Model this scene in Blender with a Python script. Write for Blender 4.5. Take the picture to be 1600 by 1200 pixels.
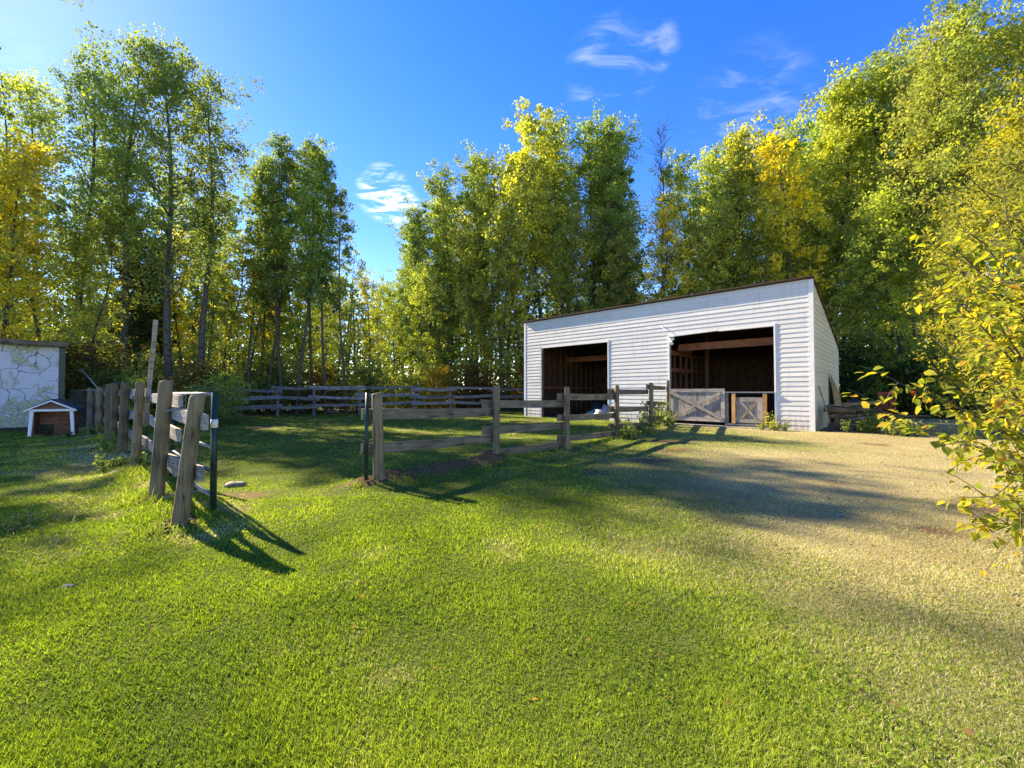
import bpy, math, random
import numpy as np
from mathutils import Vector, Matrix, Euler
R = math.radians
random.seed(7)
for o in list(bpy.data.objects): bpy.data.objects.remove(o)
scn = bpy.context.scene
COL = scn.collection

# ------------------------------------------------------------------ camera, sky, sun, exposure
F = 650.0; HZ = 614.0; CAMH = 1.3
cam_d = bpy.data.cameras.new('camera'); cam = bpy.data.objects.new('camera', cam_d); COL.objects.link(cam)
cam_d.sensor_width = 36; cam_d.lens = 36*F/1600; cam_d.clip_start = .05; cam_d.clip_end = 3000
cam.location = (0, 0, CAMH); cam.rotation_euler = (R(90)+math.atan((HZ-600)/F), 0, 0)
scn.camera = cam
SUN_AZ = R(-54.0); SUN_EL = R(35)
scn.view_settings.view_transform = 'Standard'; scn.view_settings.look = 'None'
scn.view_settings.gamma = 1; scn.view_settings.exposure = 1.95
scn.view_settings.use_white_balance = True; scn.view_settings.white_balance_temperature = 8900
scn.render.resolution_x = 1024; scn.render.resolution_y = 768

def N(nt, typ, **kw):
    n = nt.nodes.new(typ)
    for k, v in kw.items(): setattr(n, k, v)
    return n
def L(nt, a, b): nt.links.new(a, b)
def mth(nt, op, a, b=None, clamp=False):
    n = N(nt, 'ShaderNodeMath', operation=op, use_clamp=clamp)
    for i, v in enumerate((a, b)):
        if v is None: continue
        if isinstance(v, (int, float)): n.inputs[i].default_value = v
        else: L(nt, v, n.inputs[i])
    return n.outputs[0]
def mapr(nt, v, a, b, c=0., d=1., smooth=True):
    n = N(nt, 'ShaderNodeMapRange'); n.interpolation_type = 'SMOOTHSTEP' if smooth else 'LINEAR'
    L(nt, v, n.inputs[0])
    for i, x in enumerate((a, b, c, d)): n.inputs[i+1].default_value = x
    return n.outputs[0]
def mixc(nt, f, a, b, blend='MIX'):
    n = N(nt, 'ShaderNodeMix', data_type='RGBA', blend_type=blend)
    for s, v in ((n.inputs[0], f), (n.inputs[6], a), (n.inputs[7], b)):
        if isinstance(v, (int, float)): s.default_value = v
        elif isinstance(v, tuple): s.default_value = (*v, 1) if len(v) == 3 else v
        else: L(nt, v, s)
    return n.outputs[2]

w = bpy.data.worlds.new('World'); scn.world = w; w.use_nodes = True
nt = w.node_tree; nt.nodes.clear()
sky = N(nt, 'ShaderNodeTexSky', sky_type='NISHITA', sun_disc=False)
sky.sun_elevation = SUN_EL; sky.sun_rotation = SUN_AZ; sky.altitude = 700; sky.ozone_density = 3.0; sky.dust_density = .08; sky.air_density = 1.0
hs = N(nt, 'ShaderNodeHueSaturation'); hs.inputs['Saturation'].default_value = 1.38; hs.inputs['Hue'].default_value = .522; L(nt, sky.outputs[0], hs.inputs['Color'])
tc = N(nt, 'ShaderNodeTexCoord')
sep = N(nt, 'ShaderNodeSeparateXYZ'); L(nt, tc.outputs['Generated'], sep.inputs[0])
zz = mth(nt, 'MAXIMUM', sep.outputs[2], .05)
cx = mth(nt, 'DIVIDE', sep.outputs[0], zz); cy = mth(nt, 'DIVIDE', sep.outputs[1], zz)
cmb = N(nt, 'ShaderNodeCombineXYZ'); L(nt, cx, cmb.inputs[0]); L(nt, cy, cmb.inputs[1])
mp = N(nt, 'ShaderNodeMapping'); mp.inputs['Rotation'].default_value = (0, 0, R(25)); mp.inputs['Scale'].default_value = (3.2, 6.5, 1); L(nt, cmb.outputs[0], mp.inputs[0])
nz = N(nt, 'ShaderNodeTexNoise'); nz.inputs['Scale'].default_value = 1.6; nz.inputs['Detail'].default_value = 9; nz.inputs['Roughness'].default_value = .62; nz.inputs['Distortion'].default_value = .7
L(nt, mp.outputs[0], nz.inputs['Vector'])
wisps = mapr(nt, nz.outputs[0], .43, .84)
big = N(nt, 'ShaderNodeTexNoise'); big.inputs['Scale'].default_value = .55; big.inputs['Detail'].default_value = 2; L(nt, cmb.outputs[0], big.inputs['Vector'])
cover = mapr(nt, big.outputs[0], .56, .72, 0, .06)
nrm = N(nt, 'ShaderNodeVectorMath', operation='NORMALIZE'); L(nt, tc.outputs['Generated'], nrm.inputs[0])
for (az, el, rad, amt) in ((-17.2, 24.8, 3.6, 1.3), (-15.0, 23.4, 2.8, 1.2), (13.5, 37.6, 5.5, .17), (19.5, 38.6, 2.6, .18), (30., 31.2, 6.5, .10), (30, 25, 5, .08)):
    c = Vector((math.sin(R(az))*math.cos(R(el)), math.cos(R(az))*math.cos(R(el)), math.sin(R(el))))
    dt = N(nt, 'ShaderNodeVectorMath', operation='DOT_PRODUCT'); L(nt, nrm.outputs[0], dt.inputs[0]); dt.inputs[1].default_value = c
    m = mapr(nt, dt.outputs['Value'], math.cos(R(rad)), math.cos(R(rad*.15)), 0, amt)
    cover = mth(nt, 'MAXIMUM', cover, m)
cl = mth(nt, 'MULTIPLY', wisps, cover, clamp=True)
col = mixc(nt, cl, hs.outputs[0], (8.5, 8.8, 9.4))
bg = N(nt, 'ShaderNodeBackground'); bg.inputs[1].default_value = .122; L(nt, col, bg.inputs[0])
wo = N(nt, 'ShaderNodeOutputWorld'); L(nt, bg.outputs[0], wo.inputs[0])

sv = Vector((math.sin(SUN_AZ)*math.cos(SUN_EL), math.cos(SUN_AZ)*math.cos(SUN_EL), math.sin(SUN_EL)))
sd = bpy.data.lights.new('sun', 'SUN'); sd.energy = 4.4; sd.angle = R(.55); sd.color = (1, .93, .80)
so = bpy.data.objects.new('sun', sd); COL.objects.link(so); so.rotation_euler = (-sv).to_track_quat('-Z', 'Y').to_euler(); so.location = sv*60
try:
    scn.cycles.max_bounces = 6; scn.cycles.transmission_bounces = 3; scn.cycles.diffuse_bounces = 5; scn.cycles.transparent_max_bounces = 4
except Exception: pass

# ------------------------------------------------------------------ helpers
def tag(o, label=None, cat=None, group=None, kind=None):
    for k, v in (('label', label), ('category', cat), ('group', group), ('kind', kind)):
        if v: o[k] = v
    return o
def empty(name, loc=(0, 0, 0), rz=0, label=None, cat=None, group=None):
    o = bpy.data.objects.new(name, None); COL.objects.link(o); o.location = loc; o.rotation_euler = (0, 0, rz); o.empty_display_size = .2
    return tag(o, label, cat, group)
def link(name, mesh, parent=None, mat=None, loc=None):
    o = bpy.data.objects.new(name, mesh); COL.objects.link(o)
    if mat and not mesh.materials: mesh.materials.append(mat)
    if parent: o.parent = parent
    if loc is not None: o.location = loc
    return o
def copy_tree(o, parent=None):
    c = o.copy(); COL.objects.link(c); c.parent = parent
    for ch in o.children: copy_tree(ch, c)
    return c
def npmesh(name, V, Fc, smooth=False, attr=None):
    """V (n,3), Fc (m,k) constant k"""
    V = np.asarray(V, np.float32); Fc = np.asarray(Fc, np.int32)
    me = bpy.data.meshes.new(name); m, k = Fc.shape
    me.vertices.add(len(V)); me.vertices.foreach_set('co', V.ravel())
    me.loops.add(m*k); me.loops.foreach_set('vertex_index', Fc.ravel())
    me.polygons.add(m); me.polygons.foreach_set('loop_start', np.arange(0, m*k, k, dtype=np.int32))
    if smooth: me.polygons.foreach_set('use_smooth', np.ones(m, bool))
    if attr:
        for an, av in attr.items():
            a = me.attributes.new(an, 'FLOAT', 'POINT'); a.data.foreach_set('value', np.asarray(av, np.float32))
    me.update(calc_edges=True); return me
class MB:
    def __init__(s): s.v = []; s.f = []
    def hexa(s, p):
        b = len(s.v); s.v += [tuple(q) for q in p]
        s.f += [tuple(b+i for i in q) for q in ((0, 3, 2, 1), (4, 5, 6, 7), (0, 1, 5, 4), (1, 2, 6, 5), (2, 3, 7, 6), (3, 0, 4, 7))]
        return s
    def box(s, x0, x1, y0, y1, z0, z1):
        return s.hexa([(x0, y0, z0), (x1, y0, z0), (x1, y1, z0), (x0, y1, z0), (x0, y0, z1), (x1, y0, z1), (x1, y1, z1), (x0, y1, z1)])
    def tube(s, pts, rad, n=6, cap=True):
        pts = [Vector(p) for p in pts]; b = len(s.v)
        for i, p in enumerate(pts):
            t = (pts[min(i+1, len(pts)-1)]-pts[max(i-1, 0)]).normalized()
            a = t.orthogonal().normalized() if abs(t.z) < .95 else Vector((1, 0, 0)); a = (a - t*a.dot(t)).normalized(); c = t.cross(a)
            r = rad[i] if isinstance(rad, (list, tuple)) else rad
            for k in range(n):
                an = 2*math.pi*k/n; s.v.append(tuple(p+a*(math.cos(an)*r)+c*(math.sin(an)*r)))
        for i in range(len(pts)-1):
            for k in range(n):
                q = b+i*n; s.f.append((q+k, q+(k+1) % n, q+n+(k+1) % n, q+n+k))
        if cap:
            s.f.append(tuple(b+k for k in range(n))[::-1]); s.f.append(tuple(b+(len(pts)-1)*n+k for k in range(n)))
        return s
    def mesh(s, name, smooth=False):
        me = bpy.data.meshes.new(name); me.from_pydata(s.v, [], s.f); me.update()
        if smooth:
            for p in me.polygons: p.use_smooth = len(p.vertices) == 4
        return me
    def build(s, name, mat, parent=None, loc=None, smooth=False): return link(name, s.mesh(name, smooth), parent, mat, loc)
def at(px, D, z=0): return Vector(((px-800)/F*D, D, z))
def zat(y, D): return CAMH+(HZ-y)*D/F
def Dy(y): return CAMH*F/(y-HZ)

def hsh(ix, iy, seed):
    n = (ix.astype(np.int64)*374761393+iy.astype(np.int64)*668265263+seed*1274126177) & 0x7fffffff
    n = ((n ^ (n >> 13))*1274126177) & 0x7fffffff
    return ((n ^ (n >> 16)) & 0xffff)/65535.
def vnoise(x, y, seed=0):
    x = np.asarray(x, float); y = np.asarray(y, float)
    ix = np.floor(x); iy = np.floor(y); fx = x-ix; fy = y-iy; fx = fx*fx*(3-2*fx); fy = fy*fy*(3-2*fy)
    a = hsh(ix, iy, seed); b = hsh(ix+1, iy, seed); c = hsh(ix, iy+1, seed); d = hsh(ix+1, iy+1, seed)
    return (a*(1-fx)+b*fx)*(1-fy)+(c*(1-fx)+d*fx)*fy
def fbm(x, y, seed=0, o=4):
    s = 0; a = .5; t = 0
    for i in range(o): s = s+a*vnoise(np.asarray(x)*2**i, np.asarray(y)*2**i, seed+i); t += a; a *= .55
    return s/t
def sstep(a, b, x):
    t = np.clip((np.asarray(x, float)-a)/(b-a), 0, 1); return t*t*(3-2*t)
def segd(x, y, p, q):
    dx, dy = q[0]-p[0], q[1]-p[1]; t = np.clip(((x-p[0])*dx+(y-p[1])*dy)/(dx*dx+dy*dy), 0, 1)
    return np.hypot(x-p[0]-t*dx, y-p[1]-t*dy)

# ------------------------------------------------------------------ materials
MATS = {}
def newmat(name):
    m = bpy.data.materials.new(name); m.use_nodes = True; MATS[name] = m
    b = m.node_tree.nodes['Principled BSDF']; b.inputs['Specular IOR Level'].default_value = .3
    return m, m.node_tree, b
def wood(name, c1, c2, axis='X', rough=.85, scale=1.0, bump=.35):
    m, nt, b = newmat(name)
    tc = N(nt, 'ShaderNodeTexCoord'); oi = N(nt, 'ShaderNodeObjectInfo')
    ad = N(nt, 'ShaderNodeVectorMath', operation='ADD'); L(nt, tc.outputs['Object'], ad.inputs[0])
    sc = N(nt, 'ShaderNodeVectorMath', operation='SCALE'); sc.inputs[0].default_value = (17, 31, 23); L(nt, oi.outputs['Random'], sc.inputs['Scale']); L(nt, sc.outputs[0], ad.inputs[1])
    mp = N(nt, 'ShaderNodeMapping'); s = {'X': (1.2, 22, 22), 'Z': (22, 22, 1.2), 'Y': (22, 1.2, 22)}[axis]
    mp.inputs['Scale'].default_value = tuple(v*scale for v in s); L(nt, ad.outputs[0], mp.inputs[0])
    n1 = N(nt, 'ShaderNodeTexNoise'); n1.inputs['Scale'].default_value = 1.6; n1.inputs['Detail'].default_value = 7; n1.inputs['Roughness'].default_value = .65; n1.inputs['Distortion'].default_value = .6; L(nt, mp.outputs[0], n1.inputs['Vector'])
    n2 = N(nt, 'ShaderNodeTexNoise'); n2.inputs['Scale'].default_value = 3.5; n2.inputs['Detail'].default_value = 4; L(nt, ad.outputs[0], n2.inputs['Vector'])
    c = mixc(nt, mapr(nt, n1.outputs[0], .3, .7), c1, c2)
    c = mixc(nt, mapr(nt, n2.outputs[0], .42, .75, 0, .55), c, tuple(v*.55 for v in c1))
    mpc = N(nt, 'ShaderNodeMapping'); mpc.inputs['Scale'].default_value = tuple(v*scale*(1.0 if v > 5 else .45) for v in s); L(nt, ad.outputs[0], mpc.inputs[0])
    n3 = N(nt, 'ShaderNodeTexNoise'); n3.inputs['Scale'].default_value = 1.1; n3.inputs['Detail'].default_value = 3; n3.inputs['Distortion'].default_value = .3; L(nt, mpc.outputs[0], n3.inputs['Vector'])
    crack = mth(nt, 'SUBTRACT', 1., mapr(nt, mth(nt, 'ABSOLUTE', mth(nt, 'SUBTRACT', n3.outputs[0], .5)), .004, .022)); crack = mth(nt, 'MULTIPLY', crack, mapr(nt, n2.outputs[0], .4, .55))
    c = mixc(nt, mth(nt, 'MULTIPLY', crack, .8), c, tuple(v*.18 for v in c1))
    v = mapr(nt, oi.outputs['Random'], 0, 1, .75, 1.2, False)
    hsv = N(nt, 'ShaderNodeHueSaturation'); L(nt, c, hsv.inputs['Color']); L(nt, v, hsv.inputs['Value'])
    L(nt, hsv.outputs[0], b.inputs['Base Color']); b.inputs['Roughness'].default_value = rough
    bp = N(nt, 'ShaderNodeBump'); bp.inputs['Strength'].default_value = min(1, bump*1.8); bp.inputs['Distance'].default_value = .012; L(nt, mth(nt, 'SUBTRACT', n1.outputs[0], mth(nt, 'MULTIPLY', crack, .6)), bp.inputs['Height']); L(nt, bp.outputs[0], b.inputs['Normal'])
    return m
def plain(name, c, rough=.6, var=.12, nscale=6, metal=0, bump=.1):
    m, nt, b = newmat(name); tc = N(nt, 'ShaderNodeTexCoord')
    n1 = N(nt, 'ShaderNodeTexNoise'); n1.inputs['Scale'].default_value = nscale; n1.inputs['Detail'].default_value = 6; L(nt, tc.outputs['Object'], n1.inputs['Vector'])
    c2 = mixc(nt, mapr(nt, n1.outputs[0], .35, .7), c, tuple(v*(1-var*2) for v in c)); L(nt, c2, b.inputs['Base Color'])
    b.inputs['Roughness'].default_value = rough; b.inputs['Metallic'].default_value = metal
    bp = N(nt, 'ShaderNodeBump'); bp.inputs['Strength'].default_value = bump; bp.inputs['Distance'].default_value = .01; L(nt, n1.outputs[0], bp.inputs['Height']); L(nt, bp.outputs[0], b.inputs['Normal'])
    return m
post_m = wood('post wood', (.155, .115, .062), (.27, .205, .12), 'Z', scale=.8)
rail_m = wood('rail wood', (.15, .115, .075), (.27, .215, .145), 'X')
railg_m = wood('rail wood grey', (.21, .19, .175), (.36, .335, .31), 'X')
fargrey_m = wood('far fence wood', (.15, .135, .125), (.30, .275, .26), 'X', scale=.5)
oldgrey_m = wood('gate wood grey', (.26, .23, .20), (.44, .40, .36), 'X')
oldgreyz_m = wood('gate boards grey', (.24, .22, .20), (.40, .37, .34), 'Z')
newwood_m = wood('new lumber', (.42, .22, .08), (.60, .36, .16), 'Z')
paleboard_m = wood('pale board', (.22, .175, .115), (.36, .295, .205), 'Z')
stud_m = wood('stud wood', (.13, .065, .038), (.22, .11, .065), 'Z')
beam_m = wood('beam wood', (.24, .09, .06), (.38, .16, .10), 'X')
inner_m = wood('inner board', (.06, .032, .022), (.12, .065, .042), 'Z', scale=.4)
log_m = wood('log wood', (.10, .075, .05), (.24, .18, .12), 'X', scale=.6)
ply_m = wood('plywood', (.33, .21, .09), (.46, .31, .15), 'X', scale=.4, bump=.1)
white_m = plain('white trim paint', (.80, .80, .80), .45, .05, 4)
roof_m = plain('brown shingle roof', (.09, .055, .04), .85, .25, 20, bump=.5)
green_m = plain('dark green metal paint', (.012, .045, .035), .35, .2, 12)
galv_m = plain('galvanised tube', (.24, .25, .26), .4, .15, 12, metal=.5)
dark_m = plain('dark iron', (.02, .02, .022), .5, .2, 12)
concrete_m = plain('concrete', (.33, .31, .28), .9, .2, 5, bump=.4)
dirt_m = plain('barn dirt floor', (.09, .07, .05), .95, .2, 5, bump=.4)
navy_m = plain('navy shingle', (.03, .05, .09), .7, .2, 25, bump=.4)
redbrown_m = wood('red brown board', (.20, .085, .05), (.30, .14, .085), 'X', scale=.5)
red_m = plain('red enamel', (.45, .05, .035), .4, .2, 14)
tarp_m = plain('dark tarp', (.03, .032, .045), .45, .3, 6)
greytarp_m = plain('grey tarp', (.50, .51, .53), .55, .3, 9)
teal_m = plain('teal plastic', (.12, .32, .33), .5, .2, 9)
stone_m = plain('field stone', (.27, .25, .21), .9, .2, 9, bump=.5)
pale_block_m = plain('pale stone', (.50, .46, .38), .9, .2, 7, bump=.4)

def siding_mat(name, c):
    m, nt, b = newmat(name)
    tc = N(nt, 'ShaderNodeTexCoord'); oi = N(nt, 'ShaderNodeObjectInfo')
    mp = N(nt, 'ShaderNodeMapping'); mp.inputs['Scale'].default_value = (.6, .6, 3); L(nt, tc.outputs['Object'], mp.inputs[0])
    n1 = N(nt, 'ShaderNodeTexNoise'); n1.inputs['Scale'].default_value = 2.2; n1.inputs['Detail'].default_value = 7; n1.inputs['Roughness'].default_value = .7; L(nt, mp.outputs[0], n1.inputs['Vector'])
    mp2 = N(nt, 'ShaderNodeMapping'); mp2.inputs['Scale'].default_value = (2.5, 2.5, .25); L(nt, tc.outputs['Object'], mp2.inputs[0])
    n2 = N(nt, 'ShaderNodeTexNoise'); n2.inputs['Scale'].default_value = 3; n2.inputs['Detail'].default_value = 5; L(nt, mp2.outputs[0], n2.inputs['Vector'])
    cc = mixc(nt, mapr(nt, n1.outputs[0], .5, .8, 0, .45), c, tuple(v*.78 for v in c))
    cc = mixc(nt, mapr(nt, n2.outputs[0], .5, .78, 0, .5), cc, (c[0]*.72, c[1]*.70, c[2]*.62))
    sz = N(nt, 'ShaderNodeSeparateXYZ'); L(nt, tc.outputs['Object'], sz.inputs[0])
    mud = mth(nt, 'MULTIPLY', mapr(nt, sz.outputs[2], .75, .0, 0, 1), mapr(nt, n2.outputs[0], .38, .62, .1, .75)); cc = mixc(nt, mud, cc, (.33, .28, .20))
    hsv = N(nt, 'ShaderNodeHueSaturation'); L(nt, cc, hsv.inputs['Color']); L(nt, mapr(nt, oi.outputs['Random'], 0, 1, .93, 1.04, False), hsv.inputs['Value'])
    L(nt, hsv.outputs[0], b.inputs['Base Color']); b.inputs['Roughness'].default_value = .42
    n3 = N(nt, 'ShaderNodeTexNoise'); n3.inputs['Scale'].default_value = 1.3; n3.inputs['Detail'].default_value = 2; L(nt, tc.outputs['Object'], n3.inputs['Vector'])
    bp = N(nt, 'ShaderNodeBump'); bp.inputs['Strength'].default_value = .5; bp.inputs['Distance'].default_value = .02; L(nt, n3.outputs[0], bp.inputs['Height']); L(nt, bp.outputs[0], b.inputs['Normal'])
    return m
vinyl_m = siding_mat('white vinyl siding', (.66, .655, .64)); cream_m = siding_mat('cream vinyl siding', (.74, .70, .54))

def leaf_mat(name, hue_attr=True, trans=.5, tcol=(1.2, 1.2, .62)):
    m, nt, b = newmat(name)
    oi = N(nt, 'ShaderNodeObjectInfo'); a = N(nt, 'ShaderNodeAttribute', attribute_name='tint')
    yel = mixc(nt, 1., oi.outputs['Color'], (1.65, 1.45, .8), 'MULTIPLY')
    c = mixc(nt, mapr(nt, a.outputs['Fac'], .45, 1.0, 0, 1), oi.outputs['Color'], yel)
    v = mapr(nt, a.outputs['Fac'], 0, .5, .72, 1.05, False)
    hsv = N(nt, 'ShaderNodeHueSaturation'); L(nt, c, hsv.inputs['Color']); L(nt, v, hsv.inputs['Value'])
    nt.nodes.remove(b); b = N(nt, 'ShaderNodeBsdfDiffuse'); L(nt, hsv.outputs[0], b.inputs[0])
    tr = N(nt, 'ShaderNodeBsdfTranslucent'); L(nt, mixc(nt, 1., hsv.outputs[0], tcol, 'MULTIPLY'), tr.inputs[0])
    mx = N(nt, 'ShaderNodeMixShader'); mx.inputs[0].default_value = trans; L(nt, b.outputs[0], mx.inputs[1]); L(nt, tr.outputs[0], mx.inputs[2])
    L(nt, mx.outputs[0], nt.nodes['Material Output'].inputs[0]); return m
leaf_m = leaf_mat('poplar leaf'); bleaf_m = leaf_mat('shrub leaf', trans=.58); needle_m = leaf_mat('spruce needle', trans=.15)

def bark_mat(name, c1, c2, mark):
    m, nt, b = newmat(name); tc = N(nt, 'ShaderNodeTexCoord')
    mp = N(nt, 'ShaderNodeMapping'); mp.inputs['Scale'].default_value = (5, 5, 1.2); L(nt, tc.outputs['Object'], mp.inputs[0])
    n1 = N(nt, 'ShaderNodeTexNoise'); n1.inputs['Scale'].default_value = 2; n1.inputs['Detail'].default_value = 7; L(nt, mp.outputs[0], n1.inputs['Vector'])
    mp2 = N(nt, 'ShaderNodeMapping'); mp2.inputs['Scale'].default_value = (3, 3, 9); L(nt, tc.outputs['Object'], mp2.inputs[0])
    n2 = N(nt, 'ShaderNodeTexNoise'); n2.inputs['Scale'].default_value = 1.2; n2.inputs['Detail'].default_value = 3; L(nt, mp2.outputs[0], n2.inputs['Vector'])
    c = mixc(nt, n1.outputs[0], c1, c2); c = mixc(nt, mapr(nt, n2.outputs[0], .57, .66), c, mark)
    L(nt, c, b.inputs['Base Color']); b.inputs['Roughness'].default_value = .9
    bp = N(nt, 'ShaderNodeBump'); bp.inputs['Strength'].default_value = .6; bp.inputs['Distance'].default_value = .03; L(nt, n1.outputs[0], bp.inputs['Height']); L(nt, bp.outputs[0], b.inputs['Normal'])
    return m
bark_m = bark_mat('poplar bark', (.125, .115, .09), (.06, .054, .045), (.025, .022, .02))
darkbark_m = bark_mat('dark bark', (.12, .10, .08), (.06, .05, .04), (.03, .025, .02))

# ------------------------------------------------------------------ layout data used by ground and grass
WU = Vector((.723, -.691)); WV = Vector((.691, .723)); WL = 13.33; WD = 7.1        # barn: along the front, into depth
BO = Vector((10.36, 14.3)) - WU*WL                                               # left front corner
def bl(x, y, z=0): p = BO+WU*x+WV*y; return Vector((p.x, p.y, z))
def barn_xy(X, Y):
    dx = X-BO.x; dy = Y-BO.y; return dx*WU.x+dy*WU.y, dx*WV.x+dy*WV.y
LP = [(-3.22, 4.06), (-4.25, 5.0), (-6.4, 7.1), (-8.05, 8.62), (-9.74, 10.18), (-11.4, 11.75), (-13.35, 13.45), (-15.5, 15.3)]
RP = [tuple(at(px, D)[:2]) for px, D in ((593, 5.99), (775, 8.0), (885, 9.6), (963, 11.6), (1017, 14.0), (1043, 17.3))]
BP = [tuple(at(px, D)[:2]) for px, D in ((322, 22.4), (350, 22.9), (434, 23.4), (491, 24.0), (562, 24.9), (648, 26.4), (704, 28.), (772, 29.4), (818, 30.2))]
LB = ([-60, -19, -17.4, -9.5, 1.0, 4, 12, 17, 21, 27, 34, 60], [15, 15.4, 21.6, 26.6, 31, 33, 33, 24, 21, 17.5, 12, 6])
def lawn_edge(x): return np.interp(x, LB[0], LB[1])
def ridge(X, Y):
    d1 = np.minimum.reduce([segd(X, Y, LP[i], LP[i+1]) for i in range(7)])
    d2 = segd(X, Y, (RP[0][0]-.2, RP[0][1]-.1), RP[1]); d3 = np.minimum.reduce([segd(X, Y, RP[i], RP[i+1]) for i in range(1, 4)])
    return d1, d2, d3
def gz(X, Y):
    X = np.asarray(X, float); Y = np.asarray(Y, float); d1, d2, d3 = ridge(X, Y)
    z = (fbm(X*.22, Y*.22, 3)-.5)*.10+(fbm(X*1.1, Y*1.1, 9, 3)-.5)*.045
    z = z+.05*np.exp(-(d1/.38)**2)*(.5+fbm(X*1.7, Y*1.7, 21))+.15*np.exp(-((d2)/.24)**2)*(.2+1.4*fbm(X*3.2, Y*3.2, 5))+.05*np.exp(-(d3/.3)**2)
    bx, by = barn_xy(X, Y); ins = sstep(1.2, .1, np.maximum(np.maximum(-bx, bx-WL), np.maximum(-by, by-WD)))
    z = z*(1-ins)+(-.02)*ins
    out = sstep(0, 10, Y-lawn_edge(X)); z = z+out*(.15+.5*(fbm(X*.12, Y*.12, 30)-.4))
    return z
def gz1(x, y): return float(gz(np.array([x]), np.array([y]))[0])
def dryness(X, Y):
    d = (X-(.85+.24*(Y-2)))/2.2+(fbm(X*.55, Y*.55, 11)-.5)*1.5
    d = sstep(-.5, .95, d)*.95*(.5+.5*sstep(1.7, 3.8, Y))
    d = d*(1-.65*sstep(8.3, 10.5, Y-.0*X)*sstep(9.0, 6.5, X))          # greener towards the barn doors
    sp = sstep(.68, .80, fbm(X*.9+5, Y*.9, 17))*.35
    d1, d2, d3 = ridge(X, Y)
    sp = np.maximum(sp, .8*sstep(1.2, .2, d1)*sstep(.45, .62, fbm(X*1.2, Y*1.2, 41)))
    return np.clip(np.maximum(d, sp), 0, 1)
def soil(X, Y):
    d1, d2, d3 = ridge(X, Y)
    s = sstep(.34, .16, d2+.3*(fbm(X*3, Y*3, 8)-.5))
    for p in LP[:4]+RP[:5]: s = np.maximum(s, sstep(.30, .12, np.hypot(X-p[0], Y-p[1])+.15*(fbm(X*4, Y*4, 6)-.5)))
    s = np.maximum(s, .9*sstep(.72, .80, fbm(X*.75+9, Y*.75, 52)))
    return s

# ------------------------------------------------------------------ ground
def axis(lo, hi, fine0, fine1, step):
    a = list(np.arange(fine0, fine1+1e-6, step)); s = step; x = fine0
    pre = []
    while x > lo: s *= 1.35; x -= s; pre.append(max(x, lo))
    post = []; s = step; x = fine1
    while x < hi: s *= 1.35; x += s; post.append(min(x, hi))
    return np.array(pre[::-1]+a+post)
gx = axis(-900, 900, -22, 22, .16); gy = axis(-300, 1500, .5, 34, .16)
GX, GY = np.meshgrid(gx, gy); nx, ny = len(gx), len(gy)
GZ = gz(GX, GY); idx = np.arange(nx*ny).reshape(ny, nx)
Fc = np.stack([idx[:-1, :-1], idx[:-1, 1:], idx[1:, 1:], idx[1:, :-1]], -1).reshape(-1, 4)
litter = sstep(-.4, .8, GY-lawn_edge(GX)+1.2*(fbm(GX*.5, GY*.5, 77)-.5))
gm = npmesh('ground', np.stack([GX, GY, GZ], -1).reshape(-1, 3), Fc, True, {'dry': dryness(GX, GY).ravel(), 'soil': soil(GX, GY).ravel(), 'litter': litter.ravel()})
m, nt, b = newmat('lawn soil and thatch')
tc = N(nt, 'ShaderNodeTexCoord'); n1 = N(nt, 'ShaderNodeTexNoise'); n1.inputs['Scale'].default_value = 35; n1.inputs['Detail'].default_value = 8; L(nt, tc.outputs['Object'], n1.inputs['Vector'])
n2 = N(nt, 'ShaderNodeTexNoise'); n2.inputs['Scale'].default_value = 3; n2.inputs['Detail'].default_value = 6; L(nt, tc.outputs['Object'], n2.inputs['Vector'])
def atf(n): return N(nt, 'ShaderNodeAttribute', attribute_name=n).outputs['Fac']
g = mixc(nt, n1.outputs[0], (.035, .05, .012), (.10, .13, .03)); d = mixc(nt, n1.outputs[0], (.20, .165, .085), (.34, .29, .16))
c = mixc(nt, atf('dry'), g, d); c = mixc(nt, atf('soil'), c, mixc(nt, n1.outputs[0], (.07, .042, .022), (.19, .12, .065)))
c = mixc(nt, atf('litter'), c, mixc(nt, n1.outputs[0], (.05, .035, .02), mixc(nt, n2.outputs[0], (.16, .10, .045), (.07, .10, .03))))
L(nt, c, b.inputs['Base Color']); b.inputs['Roughness'].default_value = .95; b.inputs['Specular IOR Level'].default_value = .1
bp = N(nt, 'ShaderNodeBump'); bp.inputs['Strength'].default_value = .7; bp.inputs['Distance'].default_value = .03; L(nt, n1.outputs[0], bp.inputs['Height']); L(nt, bp.outputs[0], b.inputs['Normal'])
tag(link('ground', gm, None, m), kind='structure')

# ------------------------------------------------------------------ grass blades
rng = np.random.default_rng(3)
m, nt, b = newmat('grass blade')
a = N(nt, 'ShaderNodeAttribute', attribute_name='dry'); t = N(nt, 'ShaderNodeAttribute', attribute_name='tint')
g = N(nt, 'ShaderNodeValToRGB'); L(nt, t.outputs['Fac'], g.inputs[0]); e = g.color_ramp.elements
e[0].position = 0; e[0].color = (.085, .15, .025, 1); e[1].position = 1; e[1].color = (.46, .51, .10, 1); q = e.new(.5); q.color = (.22, .315, .042, 1)
dd = N(nt, 'ShaderNodeValToRGB'); L(nt, t.outputs['Fac'], dd.inputs[0]); e = dd.color_ramp.elements
e[0].position = 0; e[0].color = (.30, .26, .155, 1); e[1].position = 1; e[1].color = (.70, .64, .47, 1)
c = mixc(nt, a.outputs['Fac'], g.outputs[0], dd.outputs[0])
nt.nodes.remove(b); b = N(nt, 'ShaderNodeBsdfDiffuse'); L(nt, c, b.inputs[0])
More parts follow.
